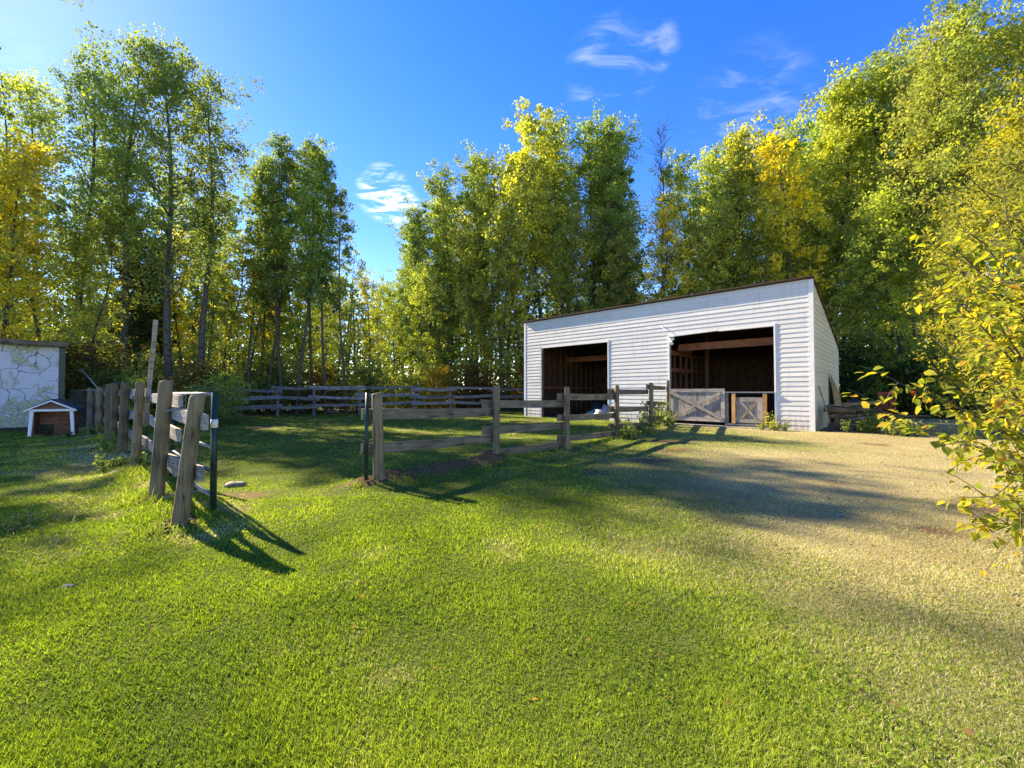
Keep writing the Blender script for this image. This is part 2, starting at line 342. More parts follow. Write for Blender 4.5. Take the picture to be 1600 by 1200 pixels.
tr = N(nt, 'ShaderNodeBsdfTranslucent'); L(nt, mixc(nt, 1., c, (1.3, 1.35, .6), 'MULTIPLY'), tr.inputs[0])
mx = N(nt, 'ShaderNodeMixShader'); mx.inputs[0].default_value = .48; L(nt, b.outputs[0], mx.inputs[1]); L(nt, tr.outputs[0], mx.inputs[2]); L(nt, mx.outputs[0], nt.nodes['Material Output'].inputs[0])
grass_m = m
def scatter(n, d0, d1, half=1.42):
    D = d0*(d1/d0)**rng.random(n); X = (rng.random(n)*2-1)*(half*D+.6); return X, D
def grass_ok(X, Y):
    bx, by = barn_xy(X, Y); ok = ~((bx > -.05) & (bx < WL+.05) & (by > -.12) & (by < WD))
    ok &= Y < lawn_edge(X)+.5+1.5*(fbm(X*.5, Y*.5, 77)-.5)
    ok &= rng.random(len(X)) > soil(X, Y)*.93
    return ok
def blades(name, X, Y, h, wd, lean, dry, tint, seg2):
    n = len(X); Z = gz(X, Y)-.004; an = rng.random(n)*2*np.pi; ln = lean*(.35+rng.random(n)); la = rng.random(n)*2*np.pi
    sx, sy = np.cos(an)*wd/2, np.sin(an)*wd/2; lx, ly = np.cos(la)*ln*h, np.sin(la)*ln*h
    tz = h*np.sqrt(np.maximum(1-ln**2*.8, .12))
    if seg2:
        V = np.stack([np.stack([X-sx, Y-sy, Z], -1), np.stack([X+sx, Y+sy, Z], -1), np.stack([X+sx*.8+lx*.35, Y+sy*.8+ly*.35, Z+tz*.6], -1), np.stack([X-sx*.8+lx*.35, Y-sy*.8+ly*.35, Z+tz*.6], -1), np.stack([X+lx, Y+ly, Z+tz], -1)], 1)
        k = 5; base = np.arange(n)[:, None]*5; Fc = np.concatenate([base+np.array([[0, 1, 2]]), base+np.array([[0, 2, 3]]), base+np.array([[3, 2, 4]])])
    else:
        V = np.stack([np.stack([X-sx, Y-sy, Z], -1), np.stack([X+sx, Y+sy, Z], -1), np.stack([X+lx, Y+ly, Z+tz], -1)], 1)
        k = 3; Fc = np.arange(n*3).reshape(n, 3)
    return npmesh(name, V.reshape(-1, 3), Fc, False, {'dry': np.repeat(dry, k), 'tint': np.repeat(tint, k)})
def lawn(n, d0, d1, seg2, name):
    X, Y = scatter(n, d0, d1); ok = grass_ok(X, Y); X, Y = X[ok], Y[ok]; n = len(X)
    d1_, d2_, d3_ = ridge(X, Y); edge = np.maximum.reduce([sstep(.5, .1, d1_), sstep(.55, .2, d2_)*.8, sstep(.5, .1, d3_)])
    bx, by = barn_xy(X, Y); edge = np.maximum(edge, .7*sstep(.55, .1, np.abs(by))*((bx > -.3) & (bx < WL+.4)))
    dn = dryness(X, Y); dry = np.clip((rng.random(n) < dn).astype(float)*.85+.15*dn+.10*(rng.random(n)-.5), 0, 1)
    clump = fbm(X*2.3, Y*2.3, 61, 3)
    h = (.017+.022*rng.random(n))*(.45+1.0*clump)*(1+edge*3.6*rng.random(n)**3)*(1-.35*dn)
    wd = np.maximum(.0032, .8*Y/416)*(.7+.6*rng.random(n))
    wd = np.minimum(wd, .045)
    tint = np.clip(-.08+1.0*fbm(X*.8, Y*.8, 62, 4)+.5*(rng.random(n)-.5)+.6*(clump-.5), 0, 1)
    return blades(name, X, Y, h, wd, .75, dry, tint, seg2)
tag(link('lawn_grass', lawn(430000, 1.25, 5.2, True, 'grass'), None, grass_m), 'mown lawn grass in front of the fences and the barn', 'grass', kind='stuff')
tag(link('lawn_grass', lawn(420000, 5.0, 33, False, 'grass'), None, grass_m), 'mown grass inside the fenced paddock and by the barn', 'grass', kind='stuff')

X, Y = scatter(34000, 1.3, 7); ok = grass_ok(X, Y) & (fbm(X*1.6+3, Y*1.6, 33, 4)+.25*(rng.random(len(X))-.5) > .60) & (dryness(X, Y) < .75); X, Y = X[ok], Y[ok]; n = len(X)
V = []; an = rng.random(n)*6.28; Z = gz(X, Y)+.018+.022*rng.random(n); sz = .004+.0045*rng.random(n); K = 5; tl = rng.normal(size=(n, 2))*.35
V = np.stack([np.stack([X+np.cos(an+k*2*np.pi/K)*sz, Y+np.sin(an+k*2*np.pi/K)*sz, Z+tl[:, 0]*np.cos(k*2*np.pi/K)*sz+tl[:, 1]*np.sin(k*2*np.pi/K)*sz], -1) for k in range(K)], 1).reshape(-1, 3)
tag(link('clover', npmesh('clover', V, np.arange(n*K).reshape(n, K), False, {'dry': np.zeros(n*K), 'tint': np.repeat(rng.random(n)*.45, K)}), None, grass_m), 'patches of small round clover leaves in the near lawn', 'clover', kind='stuff')

# ------------------------------------------------------------------ trees
def quads_to_mesh(name, C, nrm, ax, Ls, Ws, tint):
    n = len(C); side = np.cross(nrm, ax); ax = ax*Ls[:, None]; side = side*Ws[:, None]
    V = np.stack([C-ax*.5, C+side*.5-ax*.08, C+ax*.5, C-side*.5-ax*.08], 1)
    return npmesh(name, V.reshape(-1, 3), np.arange(n*4).reshape(n, 4), False, {'tint': np.repeat(tint, 4)})
def rand_dirs(g, n, up=.0):
    v = g.normal(size=(n, 3)); v[:, 2] += up; return v/np.linalg.norm(v, axis=1)[:, None]
def leaves_mesh(name, C, tint, leaf, g, up=.5):
    n = len(C); nr = rand_dirs(g, n, up); ax = np.cross(nr, rand_dirs(g, n)); ax /= np.linalg.norm(ax, axis=1)[:, None]+1e-9
    s = leaf*(.45+1.0*g.random(n)); return quads_to_mesh(name, C, nr, ax, s, s*.82, tint)
def make_tree(seed, H, base, rad, ncl, per, leaf, trunk_r, cl=.62, shape='oval', yellow=.25, wob=.35, steep=.8, stems=1):
    g = np.random.default_rng(seed); rr = random.Random(seed); mb = MB()
    ph = g.random(4)*6.28
    def tr(z):
        t = z/H; return np.array([wob*(math.sin(t*3.1+ph[0])-math.sin(ph[0]))+.12*math.sin(t*9+ph[1]), wob*(math.sin(t*2.7+ph[2])-math.sin(ph[2]))+.12*math.sin(t*8+ph[3]), z])
    zs = np.linspace(-.25, H*.985, 14); mb.tube([tuple(tr(z)) for z in zs], [max(.012, trunk_r*((1-max(z, 0)/H)**.8)+(trunk_r*.35 if z < .1 else 0)) for z in zs], 8)
    C = []; T = []
    for i in range(ncl):
        t = base+(1-base)*((i+g.random())/ncl)**.92; u = (t-base)/(1-base)
        if shape == 'oval': pr = math.sin(math.pi*min(.97, .14+u*.86))**.75
        elif shape == 'top': pr = (u**.55)*math.sqrt(max(0, 1-u**3.2))*1.15
        else: pr = (1-u)**.7*(.4+.6*min(1, u*6))
        ang = i*2.399+g.normal()*.5
        lob = .78+.42*math.sin(t*13+seed+2*math.sin(ang*1.0))*math.sin(t*23+seed*2)
        r = rad*pr*lob*(.35+.65*math.sqrt(g.random()))
        z = t*H; zst = max(base*H*.85, z-r*steep*(.7+.6*g.random()))
        p0 = tr(zst); p2 = tr(z)*np.array([1, 1, 0])+np.array([math.cos(ang)*r, math.sin(ang)*r, z+g.normal()*.2]); p1 = (p0+p2)/2+np.array([0, 0, -.12*r])+g.normal(size=3)*.1
        lr = max(.012, trunk_r*(1-zst/H)**.8*.38)
        mb.tube([tuple(p0), tuple(p1), tuple(p2)], [lr, lr*.6, .008], 4, False)
        k = int(per*(.5+g.random())); sg = cl*(.6+.7*g.random()); nsub = 4
        ct = np.clip(g.random()**1.6*yellow*2.2, 0, .75)
        for q_ in range(nsub):
            cc = p1+(p2-p1)*(.45+.6*g.random())+g.normal(size=3)*sg*np.array([.75, .75, .55]); kk = k//nsub; rs = sg*(.45+.45*g.random())
            q = rand_dirs(g, kk)*(g.random((kk, 1))**.45)*rs*np.array([1, 1, .8])
            C.append(cc+q); T.append(np.clip(.22+ct+(g.random(kk)-.5)*.5+.15*g.normal(), 0, 1))
    C = np.concatenate(C); T = np.concatenate(T); ok = C[:, 2] > .15; C, T = C[ok], T[ok]
    return mb.mesh('trunk', True), leaves_mesh('crown', C, T, leaf, g)
PROTO = {}
def proto(key, bark, lm, *a, **k):
    t, c = make_tree(*a, **k); t.materials.append(bark); c.materials.append(lm); PROTO[key] = (t, c, a[1])
proto('tallA', bark_m, leaf_m, 11, 20, .34, 2.2, 85, 185, .15, .17, shape='oval', cl=.72)
proto('tallB', bark_m, leaf_m, 12, 20, .46, 2.1, 70, 185, .15, .15, shape='top', cl=.72)
proto('tallC', bark_m, leaf_m, 13, 20, .22, 2.0, 100, 175, .15, .16, shape='oval', wob=.6, cl=.7)
proto('tallD', bark_m, leaf_m, 31, 20, .40, 1.9, 75, 175, .15, .15, shape='oval', wob=.8, cl=.66)
proto('tallE', bark_m, leaf_m, 32, 20, .30, 2.3, 85, 175, .15, .16, shape='top', wob=.5, cl=.7)
proto('thinA', bark_m, leaf_m, 41, 20, .44, 2.1, 68, 180, .15, .15, shape='top', cl=.66)
proto('thinB', bark_m, leaf_m, 42, 20, .44, 2.0, 66, 180, .15, .14, shape='oval', wob=.6, cl=.66)
proto('bigA', bark_m, leaf_m, 14, 20, .36, 2.9, 100, 190, .13, .22, shape='oval', cl=.8)
proto('bigB', bark_m, leaf_m, 15, 20, .44, 2.8, 88, 195, .13, .22, shape='top', cl=.8)
proto('youngA', bark_m, leaf_m, 16, 11, .12, 1.4, 75, 120, .11, .08, shape='oval', cl=.5, yellow=.5)
proto('youngB', bark_m, leaf_m, 17, 11, .16, 1.6, 70, 120, .11, .08, shape='oval', cl=.55, yellow=.4, wob=.6)
proto('sparse', bark_m, leaf_m, 18, 15, .42, 2.4, 60, 70, .11, .12, shape='top', cl=.6)
proto('spruce', darkbark_m, needle_m, 19, 12, .06, 2.1, 230, 70, .15, .15, shape='cone', cl=.38, yellow=0, steep=-.25, wob=.05)
proto('nearR', bark_m, leaf_m, 20, 9, .06, 2.5, 170, 170, .075, .11, shape='oval', cl=.5, yellow=.6)
proto('bushA', darkbark_m, leaf_m, 21, 2.6, .04, 1.25, 45, 100, .085, .03, shape='oval', cl=.36, yellow=.5, wob=.3)
proto('bushB', darkbark_m, leaf_m, 22, 2.2, .02, 1.5, 45, 100, .085, .03, shape='top', cl=.4, yellow=.3, wob=.3)
# bare tree
g = np.random.default_rng(5); mb = MB(); H = 20
mb.tube([(0.1*math.sin(z), 0.1*math.cos(z*.7), z) for z in np.linspace(-.2, H, 14)], [max(.015, .17*(1-max(z, 0)/H)) for z in np.linspace(-.2, H, 14)], 7)
for i in range(46):
    z0 = H*(.42+.56*i/46); an = i*2.4; ln = (2.6*(1-i/60))*(.5+.5*g.random()); p0 = Vector((0.1*math.sin(z0), .1*math.cos(z0*.7), z0)); d = Vector((math.cos(an), math.sin(an), .9+.5*g.random())).normalized()
    p1 = p0+d*ln*.5; p2 = p1+(d+Vector((0, 0, .35))).normalized()*ln*.5; mb.tube([p0, p1, p2], [.045*(1-i/60), .025, .01], 4, False)
    for k in range(4):
        q = p0.lerp(p2, .4+.15*k); e = q+Vector((g.normal()*.5, g.normal()*.5, .5+g.random()*.4)); mb.tube([q, e], [.014, .006], 3, False)
bare = mb.mesh('trunk', True); bare.materials.append(darkbark_m)

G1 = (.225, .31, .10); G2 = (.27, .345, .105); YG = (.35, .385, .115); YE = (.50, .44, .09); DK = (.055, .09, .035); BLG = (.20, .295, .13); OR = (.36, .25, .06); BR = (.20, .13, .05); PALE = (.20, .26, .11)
def tree(kind, name, x, y, H, colr, label, cat='tree', group=None, rz=None, sxy=1.0):
    t, c, h0 = PROTO[kind]; s = H/h0; r = empty(name, (x, y, gz1(x, y)), random.random()*6.28 if rz is None else rz, label, cat, group); r.scale = (s*sxy, s*sxy, s)
    link('trunk', t, r); cr = link('crown', c, r); j = [random.uniform(.85, 1.18) for _ in range(2)]
    cr.color = (colr[0]*j[0], colr[1]*j[0]*(.9+.1*j[1]), colr[2], 1); return r
def forest(rows, name, label, group, cat='tree', sxy=1.0):
    for kind, px, D, topy, colr in rows:
        p = at(px, D); tree(kind, name, p.x, p.y, zat(topy, D), colr, label, cat, group, sxy=sxy)
# wood on the left, behind the painted shed and the round posts
forest([('bigA', 262, 19.5, 58, G1), ('bigB', 190, 20.5, 62, G1), ('bigA', 112, 21.5, 75, BLG), ('bigB', 314, 21, 95, G1), ('bigA', 60, 25, 130, G2)],
       'poplar_tree', 'tall poplar with a thick bare lower trunk in the wood beyond the round-post fence', 'tall poplars beyond the round-post fence', sxy=.88)
forest([('youngA', 20, 16.6, 215, YE), ('youngB', 72, 18, 250, YG), ('youngA', -50, 15.6, 260, YG), ('youngB', 120, 19, 330, YG), ('youngA', -120, 15.5, 280, YE), ('youngB', 160, 21, 360, G2)],
       'birch_tree', 'yellowing young birch behind the painted shed', 'yellowing birches behind the painted shed')
forest([('tallB', -78, 15.6, 22, G2), ('tallD', -190, 15, 60, G2), ('tallD', -20, 19, 190, G2)],
       'poplar_tree', 'green poplar rising behind the far end of the painted shed', 'green poplars behind the painted shed')
forest([('sparse', 4, 21, 100, G2)], 'birch_tree', 'thin sparse birch with open twigs rising above the painted shed', None)
forest([('spruce', 205, 23, 350, DK), ('spruce', 238, 25, 380, DK)], 'spruce_tree', 'dark spruce among the tall poplars beyond the round-post fence', 'dark spruces')
forest([('thinB', 388, 25, 238, G1), ('thinA', 405, 26.5, 250, BLG), ('thinB', 358, 26.5, 318, G1), ('thinB', 420, 25.8, 238, G2), ('thinA', 440, 25.6, 212, BLG), ('thinB', 466, 25, 224, G1), ('thinA', 488, 27, 232, G1), ('thinA', 508, 25.3, 252, BLG), ('thinB', 540, 25.3, 290, G1)],
       'poplar_tree', 'slim poplar in the clump behind the grey plank fence, left of the sky gap', 'poplar clump behind the grey plank fence', sxy=.84)
forest([('youngB', 345, 25, 370, YG), ('youngA', 332, 24, 395, G2), ('youngB', 378, 26, 400, G1), ('youngA', 432, 27, 410, G2), ('youngB', 478, 27, 405, G1), ('youngA', 530, 27.5, 430, G2), ('youngA', 410, 30, 400, YE), ('youngB', 455, 26.5, 430, G2), ('youngA', 512, 30, 430, YG), ('youngB', 566, 29, 425, YG), ('youngA', 592, 33, 440, G2), ('youngB', 300, 26, 380, YE),
        ('youngA', 612, 36, 445, G2), ('youngB', 262, 28, 400, YG)],
       'aspen_tree', 'low young aspen under the poplars behind the grey plank fence', 'young aspens behind the grey plank fence')
forest([(('tallC', 'tallA', 'youngB')[i % 3], px, 31+(i*5 % 7), ty, (G1, BLG, G2)[i % 3]) for i, (px, ty) in enumerate(((30, 260), (140, 230), (222, 260), (285, 300), (352, 420), (425, 400), (505, 410)))],
       'poplar_tree', 'slender tree deep in the wood between the tall poplars and the plank fence', 'slender trees deep in the wood')
# wood behind the barn
forest([('tallC', 640, 36, 345, G1), ('tallC', 668, 35, 330, BLG), ('tallA', 700, 36, 268, G1), ('tallD', 728, 38, 262, G2), ('tallE', 760, 36, 248, G1), ('tallB', 795, 37, 235, G2), ('tallB', 846, 35, 172, YG), ('tallD', 890, 36, 178, G2),
        ('tallA', 955, 35, 180, G1), ('tallC', 990, 37, 200, BLG), ('tallA', 1075, 35, 240, G2), ('tallC', 1120, 33, 215, YG), ('tallE', 1160, 32, 195, G2), ('tallD', 1205, 34, 200, G1), ('tallC', 1290, 31, 152, G2), ('tallE', 1340, 30, 135, YG),
        ('tallA', 1385, 29, 105, G2), ('tallD', 1432, 28, 80, G2), ('tallA', 1255, 36, 190, G1)],
       'poplar_tree', 'tall leafy poplar in the wood behind the white barn', 'tall poplars behind the barn')
forest([(('tallA', 'tallC')[i % 2], px, 42+(i*7 % 5), ty, (G1, G2, BLG)[i % 3]) for i, (px, ty) in enumerate(((630, 400), (685, 330), (745, 300), (812, 270), (868, 250), (920, 230), (975, 270), (1100, 280), (1180, 250), (1235, 240), (1320, 210), (1410, 160), (1480, 150)))],
       'poplar_tree', 'poplar deep in the wood, half hidden by the tall poplars behind the barn', 'poplars deep in the wood')
forest([('youngA', 660, 31.5, 410, G2), ('youngB', 725, 32, 345, YG), ('youngA', 790, 32.5, 330, YG), ('youngB', 828, 33, 300, YG), ('youngA', 880, 33, 360, G2), ('youngB', 930, 33, 345, YG), ('youngA', 970, 33, 350, YG), ('youngB', 1045, 32, 380, G2),
        ('youngA', 1095, 31, 330, YG), ('youngB', 1150, 31, 330, YG), ('youngA', 1270, 30, 330, G2), ('youngB', 1330, 27, 330, YG), ('youngA', 1370, 25, 320, G2), ('youngB', 1215, 31, 340, YG), ('youngA', 690, 34, 370, G1), ('youngB', 760, 35, 400, G2)],
       'aspen_tree', 'young aspen in front of the tall poplars behind the white barn', 'young aspens behind the barn')
forest([('youngB', 1012, 31.5, 330, YE)], 'aspen_tree', 'small orange-yellow aspen showing above the low end of the barn roof', None)
forest([('youngA', 1228, 29, 205, YE)], 'aspen_tree', 'tall bright yellow aspen showing above the high end of the barn roof', None)
p = at(1038, 33); r = empty('bare_tree', (p.x, p.y, gz1(p.x, p.y)), 0, 'dead leafless tree standing above the wood behind the barn', 'tree'); link('trunk', bare, r); r.scale = (1.16,)*3
forest([(('tallE', 'tallC', 'tallA', 'tallD')[i % 4], px, 38+(i*3 % 4), ty, (G2, G1, YG, BLG, G1)[i % 5]) for i, (px, ty) in enumerate(((655, 350), (690, 300), (782, 262), (870, 205), (915, 205), (1140, 225), (1270, 190), (1362, 140), (1410, 115), (1455, 110)))],
       'poplar_tree', 'poplar in the second row of the wood behind the barn, crown filling the skyline', 'second row of poplars behind the barn')
# wood on the right
forest([('bigA', 1495, 24, 40, YG), ('bigB', 1545, 22, 20, G2), ('bigA', 1610, 21, 0, YG), ('tallA', 1460, 30, 100, G2), ('tallC', 1690, 19, -20, G2)],
       'poplar_tree', 'tall spreading poplar right of the barn, rising behind the leafy bush', 'tall poplars right of the barn')
forest([('youngB', 1430, 23, 300, G2), ('youngA', 1480, 21.5, 330, YG), ('youngB', 1530, 20, 340, YG), ('youngA', 1400, 25.5, 380, G1)],
       'aspen_tree', 'young aspen at the edge of the wood right of the barn', 'young aspens right of the barn')
p = at(1695, 9.6); tree('nearR', 'aspen_tree', p.x, p.y, 10.5, (.20, .23, .065), 'golden green aspen with a crown down to the grass behind the leafy bush', 'tree', rz=1.0, sxy=.85)
p = at(1580, 13.0); tree('nearR', 'aspen_tree', p.x, p.y, 10.4, (.25, .26, .065), 'yellow aspen standing between the golden green aspen and the poplars', 'tree', rz=3.0)
# bushes along the edge of the wood
def bushes(rows, name, label, group):
    for kind, px, D, h, colr in rows:
        p = at(px, D); tree(kind, name, p.x, p.y, h, colr, label, 'bush', group)
rr = random.Random(4)
bushes([(rr.choice(['bushA', 'bushB']), px, np.interp(px, [250, 560, 820], [23.5, 28, 32.5])+rr.uniform(.6, 2.5), rr.uniform(2., 3.6), rr.choice([G2, YG, OR, G2, G1, BR, G1])) for px in range(345, 830, 24)],
       'bush', 'waist-high autumn bush just behind the grey plank fence', 'bushes behind the plank fence')
bushes([(rr.choice(['bushA', 'bushB']), px, 17.5+rr.uniform(0, 3.5), rr.uniform(1.8, 3.4), rr.choice([G2, G1, YG, BR, DK])) for px in range(105, 335, 15)],
       'bush', 'shady bush under the tall poplars beyond the round-post fence', 'bushes beyond the round-post fence')
bushes([('bushB', 296, 15.5, 1.5, PALE), ('bushA', 322, 16.2, 1.55, PALE), ('bushB', 340, 17.4, 1.4, PALE)], 'bush', 'pale-leaved low bush behind the nearest round posts', 'pale bushes')
bushes([(rr.choice(['bushA', 'bushB']), px, np.interp(px, [1320, 1620], [24.5, 19])+rr.uniform(0, 2.5), rr.uniform(2.4, 4.2), rr.choice([DK, G1, BR, DK, OR, G1])) for px in range(1318, 1640, 22)],
       'bush', 'dark bush at the foot of the wood right of the barn', 'bushes right of the barn')
# undergrowth and the far wood: masses nobody could count
def mass(name, n, d0, d1, zmax, leaf, colr, label, edge0, seed, zpow=1.0, trunks=0):
    g = np.random.default_rng(seed); X = []; Y = []
    while sum(map(len, X)) < n:
        D = np.sqrt(g.random(n*2)*(d1**2-d0**2)+d0**2); x = (g.random(n*2)*2-1)*1.45*D; ok = D > lawn_edge(x)+edge0
        bx, by = barn_xy(x, D); ok &= ~((bx > -1) & (bx < WL+1) & (by > -1) & (by < WD+1)); ok &= vnoise(x*.45, D*.45, seed) > .16
        X.append(x[ok]); Y.append(D[ok])
    X = np.concatenate(X)[:n]; Y = np.concatenate(Y)[:n]; top = zmax*(.35+.9*fbm(X*.35, Y*.35, seed+3)); Z = gz(X, Y)+g.random(n)**zpow*top
    tint = np.clip(.15+.75*fbm(X*.4, Y*.4, seed+9)**1.2+.35*(g.random(n)-.5), 0, 1)
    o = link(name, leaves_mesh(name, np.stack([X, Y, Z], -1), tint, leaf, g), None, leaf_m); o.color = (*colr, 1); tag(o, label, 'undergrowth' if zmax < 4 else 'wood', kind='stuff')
    return o
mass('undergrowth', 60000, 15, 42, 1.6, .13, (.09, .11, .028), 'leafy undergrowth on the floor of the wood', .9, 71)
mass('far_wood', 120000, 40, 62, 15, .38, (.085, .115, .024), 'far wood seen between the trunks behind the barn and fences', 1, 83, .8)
g = np.random.default_rng(90); mb = MB()
for i in range(230):
    D = 34+26*g.random(); x = (g.random()*2-1)*1.3*D; h = 7+4*g.random()
    bx, by = barn_xy(x, D)
    if D < lawn_edge(x)+6: continue
    z = gz1(x, D); mb.tube([(x, D, z-.2), (x+g.normal()*.3, D, z+h*.5), (x+g.normal()*.6, D, z+h)], [.13, .10, .04], 5, False)
tag(mb.build('far_trunks', bark_m), 'far trunks standing dim in the depth of the wood', 'wood', kind='stuff')

# ------------------------------------------------------------------ barn
rzb = math.atan2(WU.y, WU.x)
barn = empty('barn', (BO.x, BO.y, 0), rzb, 'white vinyl-sided barn with two open doorways and a sloping roof', 'barn')
HF, HB = 5.26, 3.33; SL = (HF-HB)/WD; E = .172
DR = [(1.27, 5.33), (8.33, 12.18)]; DT = E*22
fw = MB()
for x0, x1, z0, z1 in ((.02, 1.27, -.1, HF), (5.33, 8.33, -.1, HF), (12.18, WL-.02, -.1, HF), (1.27, 5.33, DT, HF), (8.33, 12.18, DT, HF)): fw.box(x0, x1, .02, .11, z0, z1)
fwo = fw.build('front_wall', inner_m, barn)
rp = random.Random(12)
for i in range(31):
    z0 = i*E-.02 if i == 0 else i*E; z1 = min(i*E+E, HF-.01)
    if z1-z0 < .03: continue
    spans = [(.10, 1.21), (5.39, 8.27), (12.24, WL-.10)] if i < 22 else [(.10, WL-.10)]
    for a_, b_ in spans:
        xs = [a_]; x = a_+rp.uniform(.8, 3.66)
        while x < b_-.7: xs.append(x); x += 3.66
        xs.append(b_)
        for q0, q1 in zip(xs, xs[1:]):
            j = rp.uniform(-.002, .002); d0 = rp.uniform(-.003, .004); d1 = rp.uniform(-.003, .004); g1 = .0015
            MB().hexa([(q0+g1, -.017+d0*.6, z0+j), (q1-g1, -.017+d1*.6, z0+j), (q1-g1, .018, z0+j), (q0+g1, .018, z0+j), (q0+g1, -.002, z1+.004), (q1-g1, -.002, z1+.004), (q1-g1, .018, z1+.004), (q0+g1, .018, z1+.004)]).build('siding_plank', vinyl_m, fwo)
sw = MB(); sw.hexa([(WL-.12, .11, -.1), (WL-.02, .11, -.1), (WL-.02, WD, -.1), (WL-.12, WD, -.1), (WL-.12, .11, HF-.11*SL), (WL-.02, .11, HF-.11*SL), (WL-.02, WD, HB), (WL-.12, WD, HB)])
swo = sw.build('side_wall', inner_m, barn)
for i in range(31):
    z0 = i*E-.02 if i == 0 else i*E; z1 = i*E+E; yb = min(WD, (HF-z0)/SL); yt = min(WD, (HF-z1)/SL)
    if yb < .2: continue
    yt = max(yt, .115)
    MB().hexa([(WL-.019, .115, z0), (WL+.022, .115, z0), (WL+.022, yb, z0), (WL-.019, yb, z0), (WL-.019, .115, min(z1, HF-.03)), (WL+.001, .115, min(z1, HF-.03)), (WL+.001, yt, min(z1, HF-.03)), (WL-.019, yt, min(z1, HF-.03))]).build('siding_plank', cream_m, swo)
MB().box(-.03, .09, -.026, .10, -.1, HF).build('corner_trim', white_m, barn)
MB().box(WL-.095, WL+.04, -.026, .112, -.1, HF-.02).build('corner_trim', white_m, barn)
for x, dx0, dx1, zt in ((1.27, -.055, .0, DT), (5.33, 0, .055, DT+.05), (8.33, -.055, .0, DT), (12.18, 0, .055, DT+.06)):
    MB().box(x+dx0, x+dx1, -.032, .13, (.75 if x == 5.33 else -.05), zt).build('door_trim', white_m if x != 1.27 else oldgreyz_m, barn)
MB().box(1.27, 5.33, -.03, .12, DT-.05, DT-.003).build('door_header', white_m, barn)
s = MB(); s.hexa([(8.34, -.03, DT-.09), (10.3, -.03, DT-.02), (10.3, .12, DT-.02), (8.34, .12, DT-.09), (8.34, -.03, DT-.003), (10.3, -.03, DT-.003), (10.3, .12, DT-.003), (8.34, .12, DT-.003)]); s.box(10.302, 12.17, -.03, .12, DT-.05, DT-.003)
s.build('door_header', white_m, barn)
rf = MB(); ov = .13
rf.hexa([(-.07, -ov, HF+ov*SL+.005), (WL+.07, -ov, HF+ov*SL+.005), (WL+.07, WD+.2, HB-.2*SL+.005), (-.07, WD+.2, HB-.2*SL+.005), (-.07, -ov, HF+ov*SL+.055), (WL+.07, -ov, HF+ov*SL+.055), (WL+.07, WD+.2, HB-.2*SL+.055), (-.07, WD+.2, HB-.2*SL+.055)])
rf.build('roof', roof_m, barn)
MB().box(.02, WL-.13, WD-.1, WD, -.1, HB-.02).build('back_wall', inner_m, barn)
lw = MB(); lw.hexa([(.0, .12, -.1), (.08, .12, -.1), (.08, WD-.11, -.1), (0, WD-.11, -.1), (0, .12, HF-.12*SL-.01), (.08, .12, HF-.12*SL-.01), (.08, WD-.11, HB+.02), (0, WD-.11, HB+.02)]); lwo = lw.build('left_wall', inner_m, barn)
for k in range(12):
    y = .35+k*.56; MB().box(.081, .20, y, y+.05, .02, HF-y*SL-.12).build('stud', stud_m, lwo)
MB().box(.201, .245, .3, 6.8, 1.55, 1.69).build('girt', beam_m, lwo)
pt = MB().box(8.0, 8.09, .13, 5.4, 3.0, 3.16).build('partition_beam', beam_m, barn)
for k in range(8):
    y = .5+k*.68; MB().box(8.0, 8.09, y, y+.06, 0, 2.998).build('stud', stud_m, barn)
MB().box(8.10, 8.16, .2, 5.4, 2.25, 2.42).build('girt', beam_m, barn)
MB().box(8.75, 8.9, 3.0, 3.15, 0, 4.1).build('timber_post', stud_m, barn)
MB().box(8.2, 13.1, 1.2, 1.32, 3.18, 3.48).build('loft_beam', beam_m, barn)
MB().box(.3, 7.9, 3.6, 3.75, 3.2, 3.5).build('loft_beam', beam_m, barn)
for x in (4.6, 5.6): MB().box(x, x+.14, 3.3, 3.44, 0, 3.9).build('timber_post', stud_m, barn)
for k in range(7): x = 1.5+k*.95; MB().box(x, x+.06, WD-.16, WD-.101, 0, 3.1).build('stud', stud_m, barn)
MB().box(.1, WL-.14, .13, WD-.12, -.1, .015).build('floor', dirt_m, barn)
MB().box(8.36, 12.1, -.32, .09, -.12, .025).build('sill', concrete_m, barn)
# big gate
bg_ = MB().box(8.37, 10.50, -.03, -.004, .16, 1.44).mesh('x')
gt = MB().box(8.40, 10.46, -.004, .012, .2, 1.40).build('gate', oldgreyz_m, barn)
for k in range(14):
    x0 = 8.50+k*.131; MB().box(x0, x0+.126, -.024, -.005, .20, 1.38).build('board', oldgreyz_m, gt)
def loc_beam(name, p, q, wd, y0, y1, mat, par):
    p = Vector((p[0], 0, p[1])); q = Vector((q[0], 0, q[1])); d = q-p; ln = d.length
    o = MB().box(0, ln, y0, y1, -wd/2, wd/2).build(name, mat, par); o.location = p; o.rotation_euler = (0, -math.atan2(d.z, d.x), 0); return o
loc_beam('rail', (8.37, 1.40), (10.51, 1.40), .14, -.052, -.025, oldgrey_m, gt); loc_beam('rail', (8.37, .24), (10.51, .24), .16, -.052, -.025, oldgrey_m, gt)
MB().box(8.37, 8.50, -.051, -.025, .32, 1.33).build('stile', oldgreyz_m, gt); MB().box(10.36, 10.51, -.051, -.025, .32, 1.33).build('stile', oldgreyz_m, gt)
loc_beam('brace', (8.46, 1.30), (10.44, .26), .12, -.085, -.053, oldgrey_m, gt); loc_beam('brace', (8.50, .33), (9.40, .80), .12, -.086, -.054, oldgrey_m, gt); loc_beam('brace', (9.52, .86), (10.36, 1.30), .12, -.086, -.054, oldgrey_m, gt)
for z in (.38, 1.2): MB().box(8.29, 8.55, -.06, -.052, z, z+.035).build('hinge', dark_m, gt)
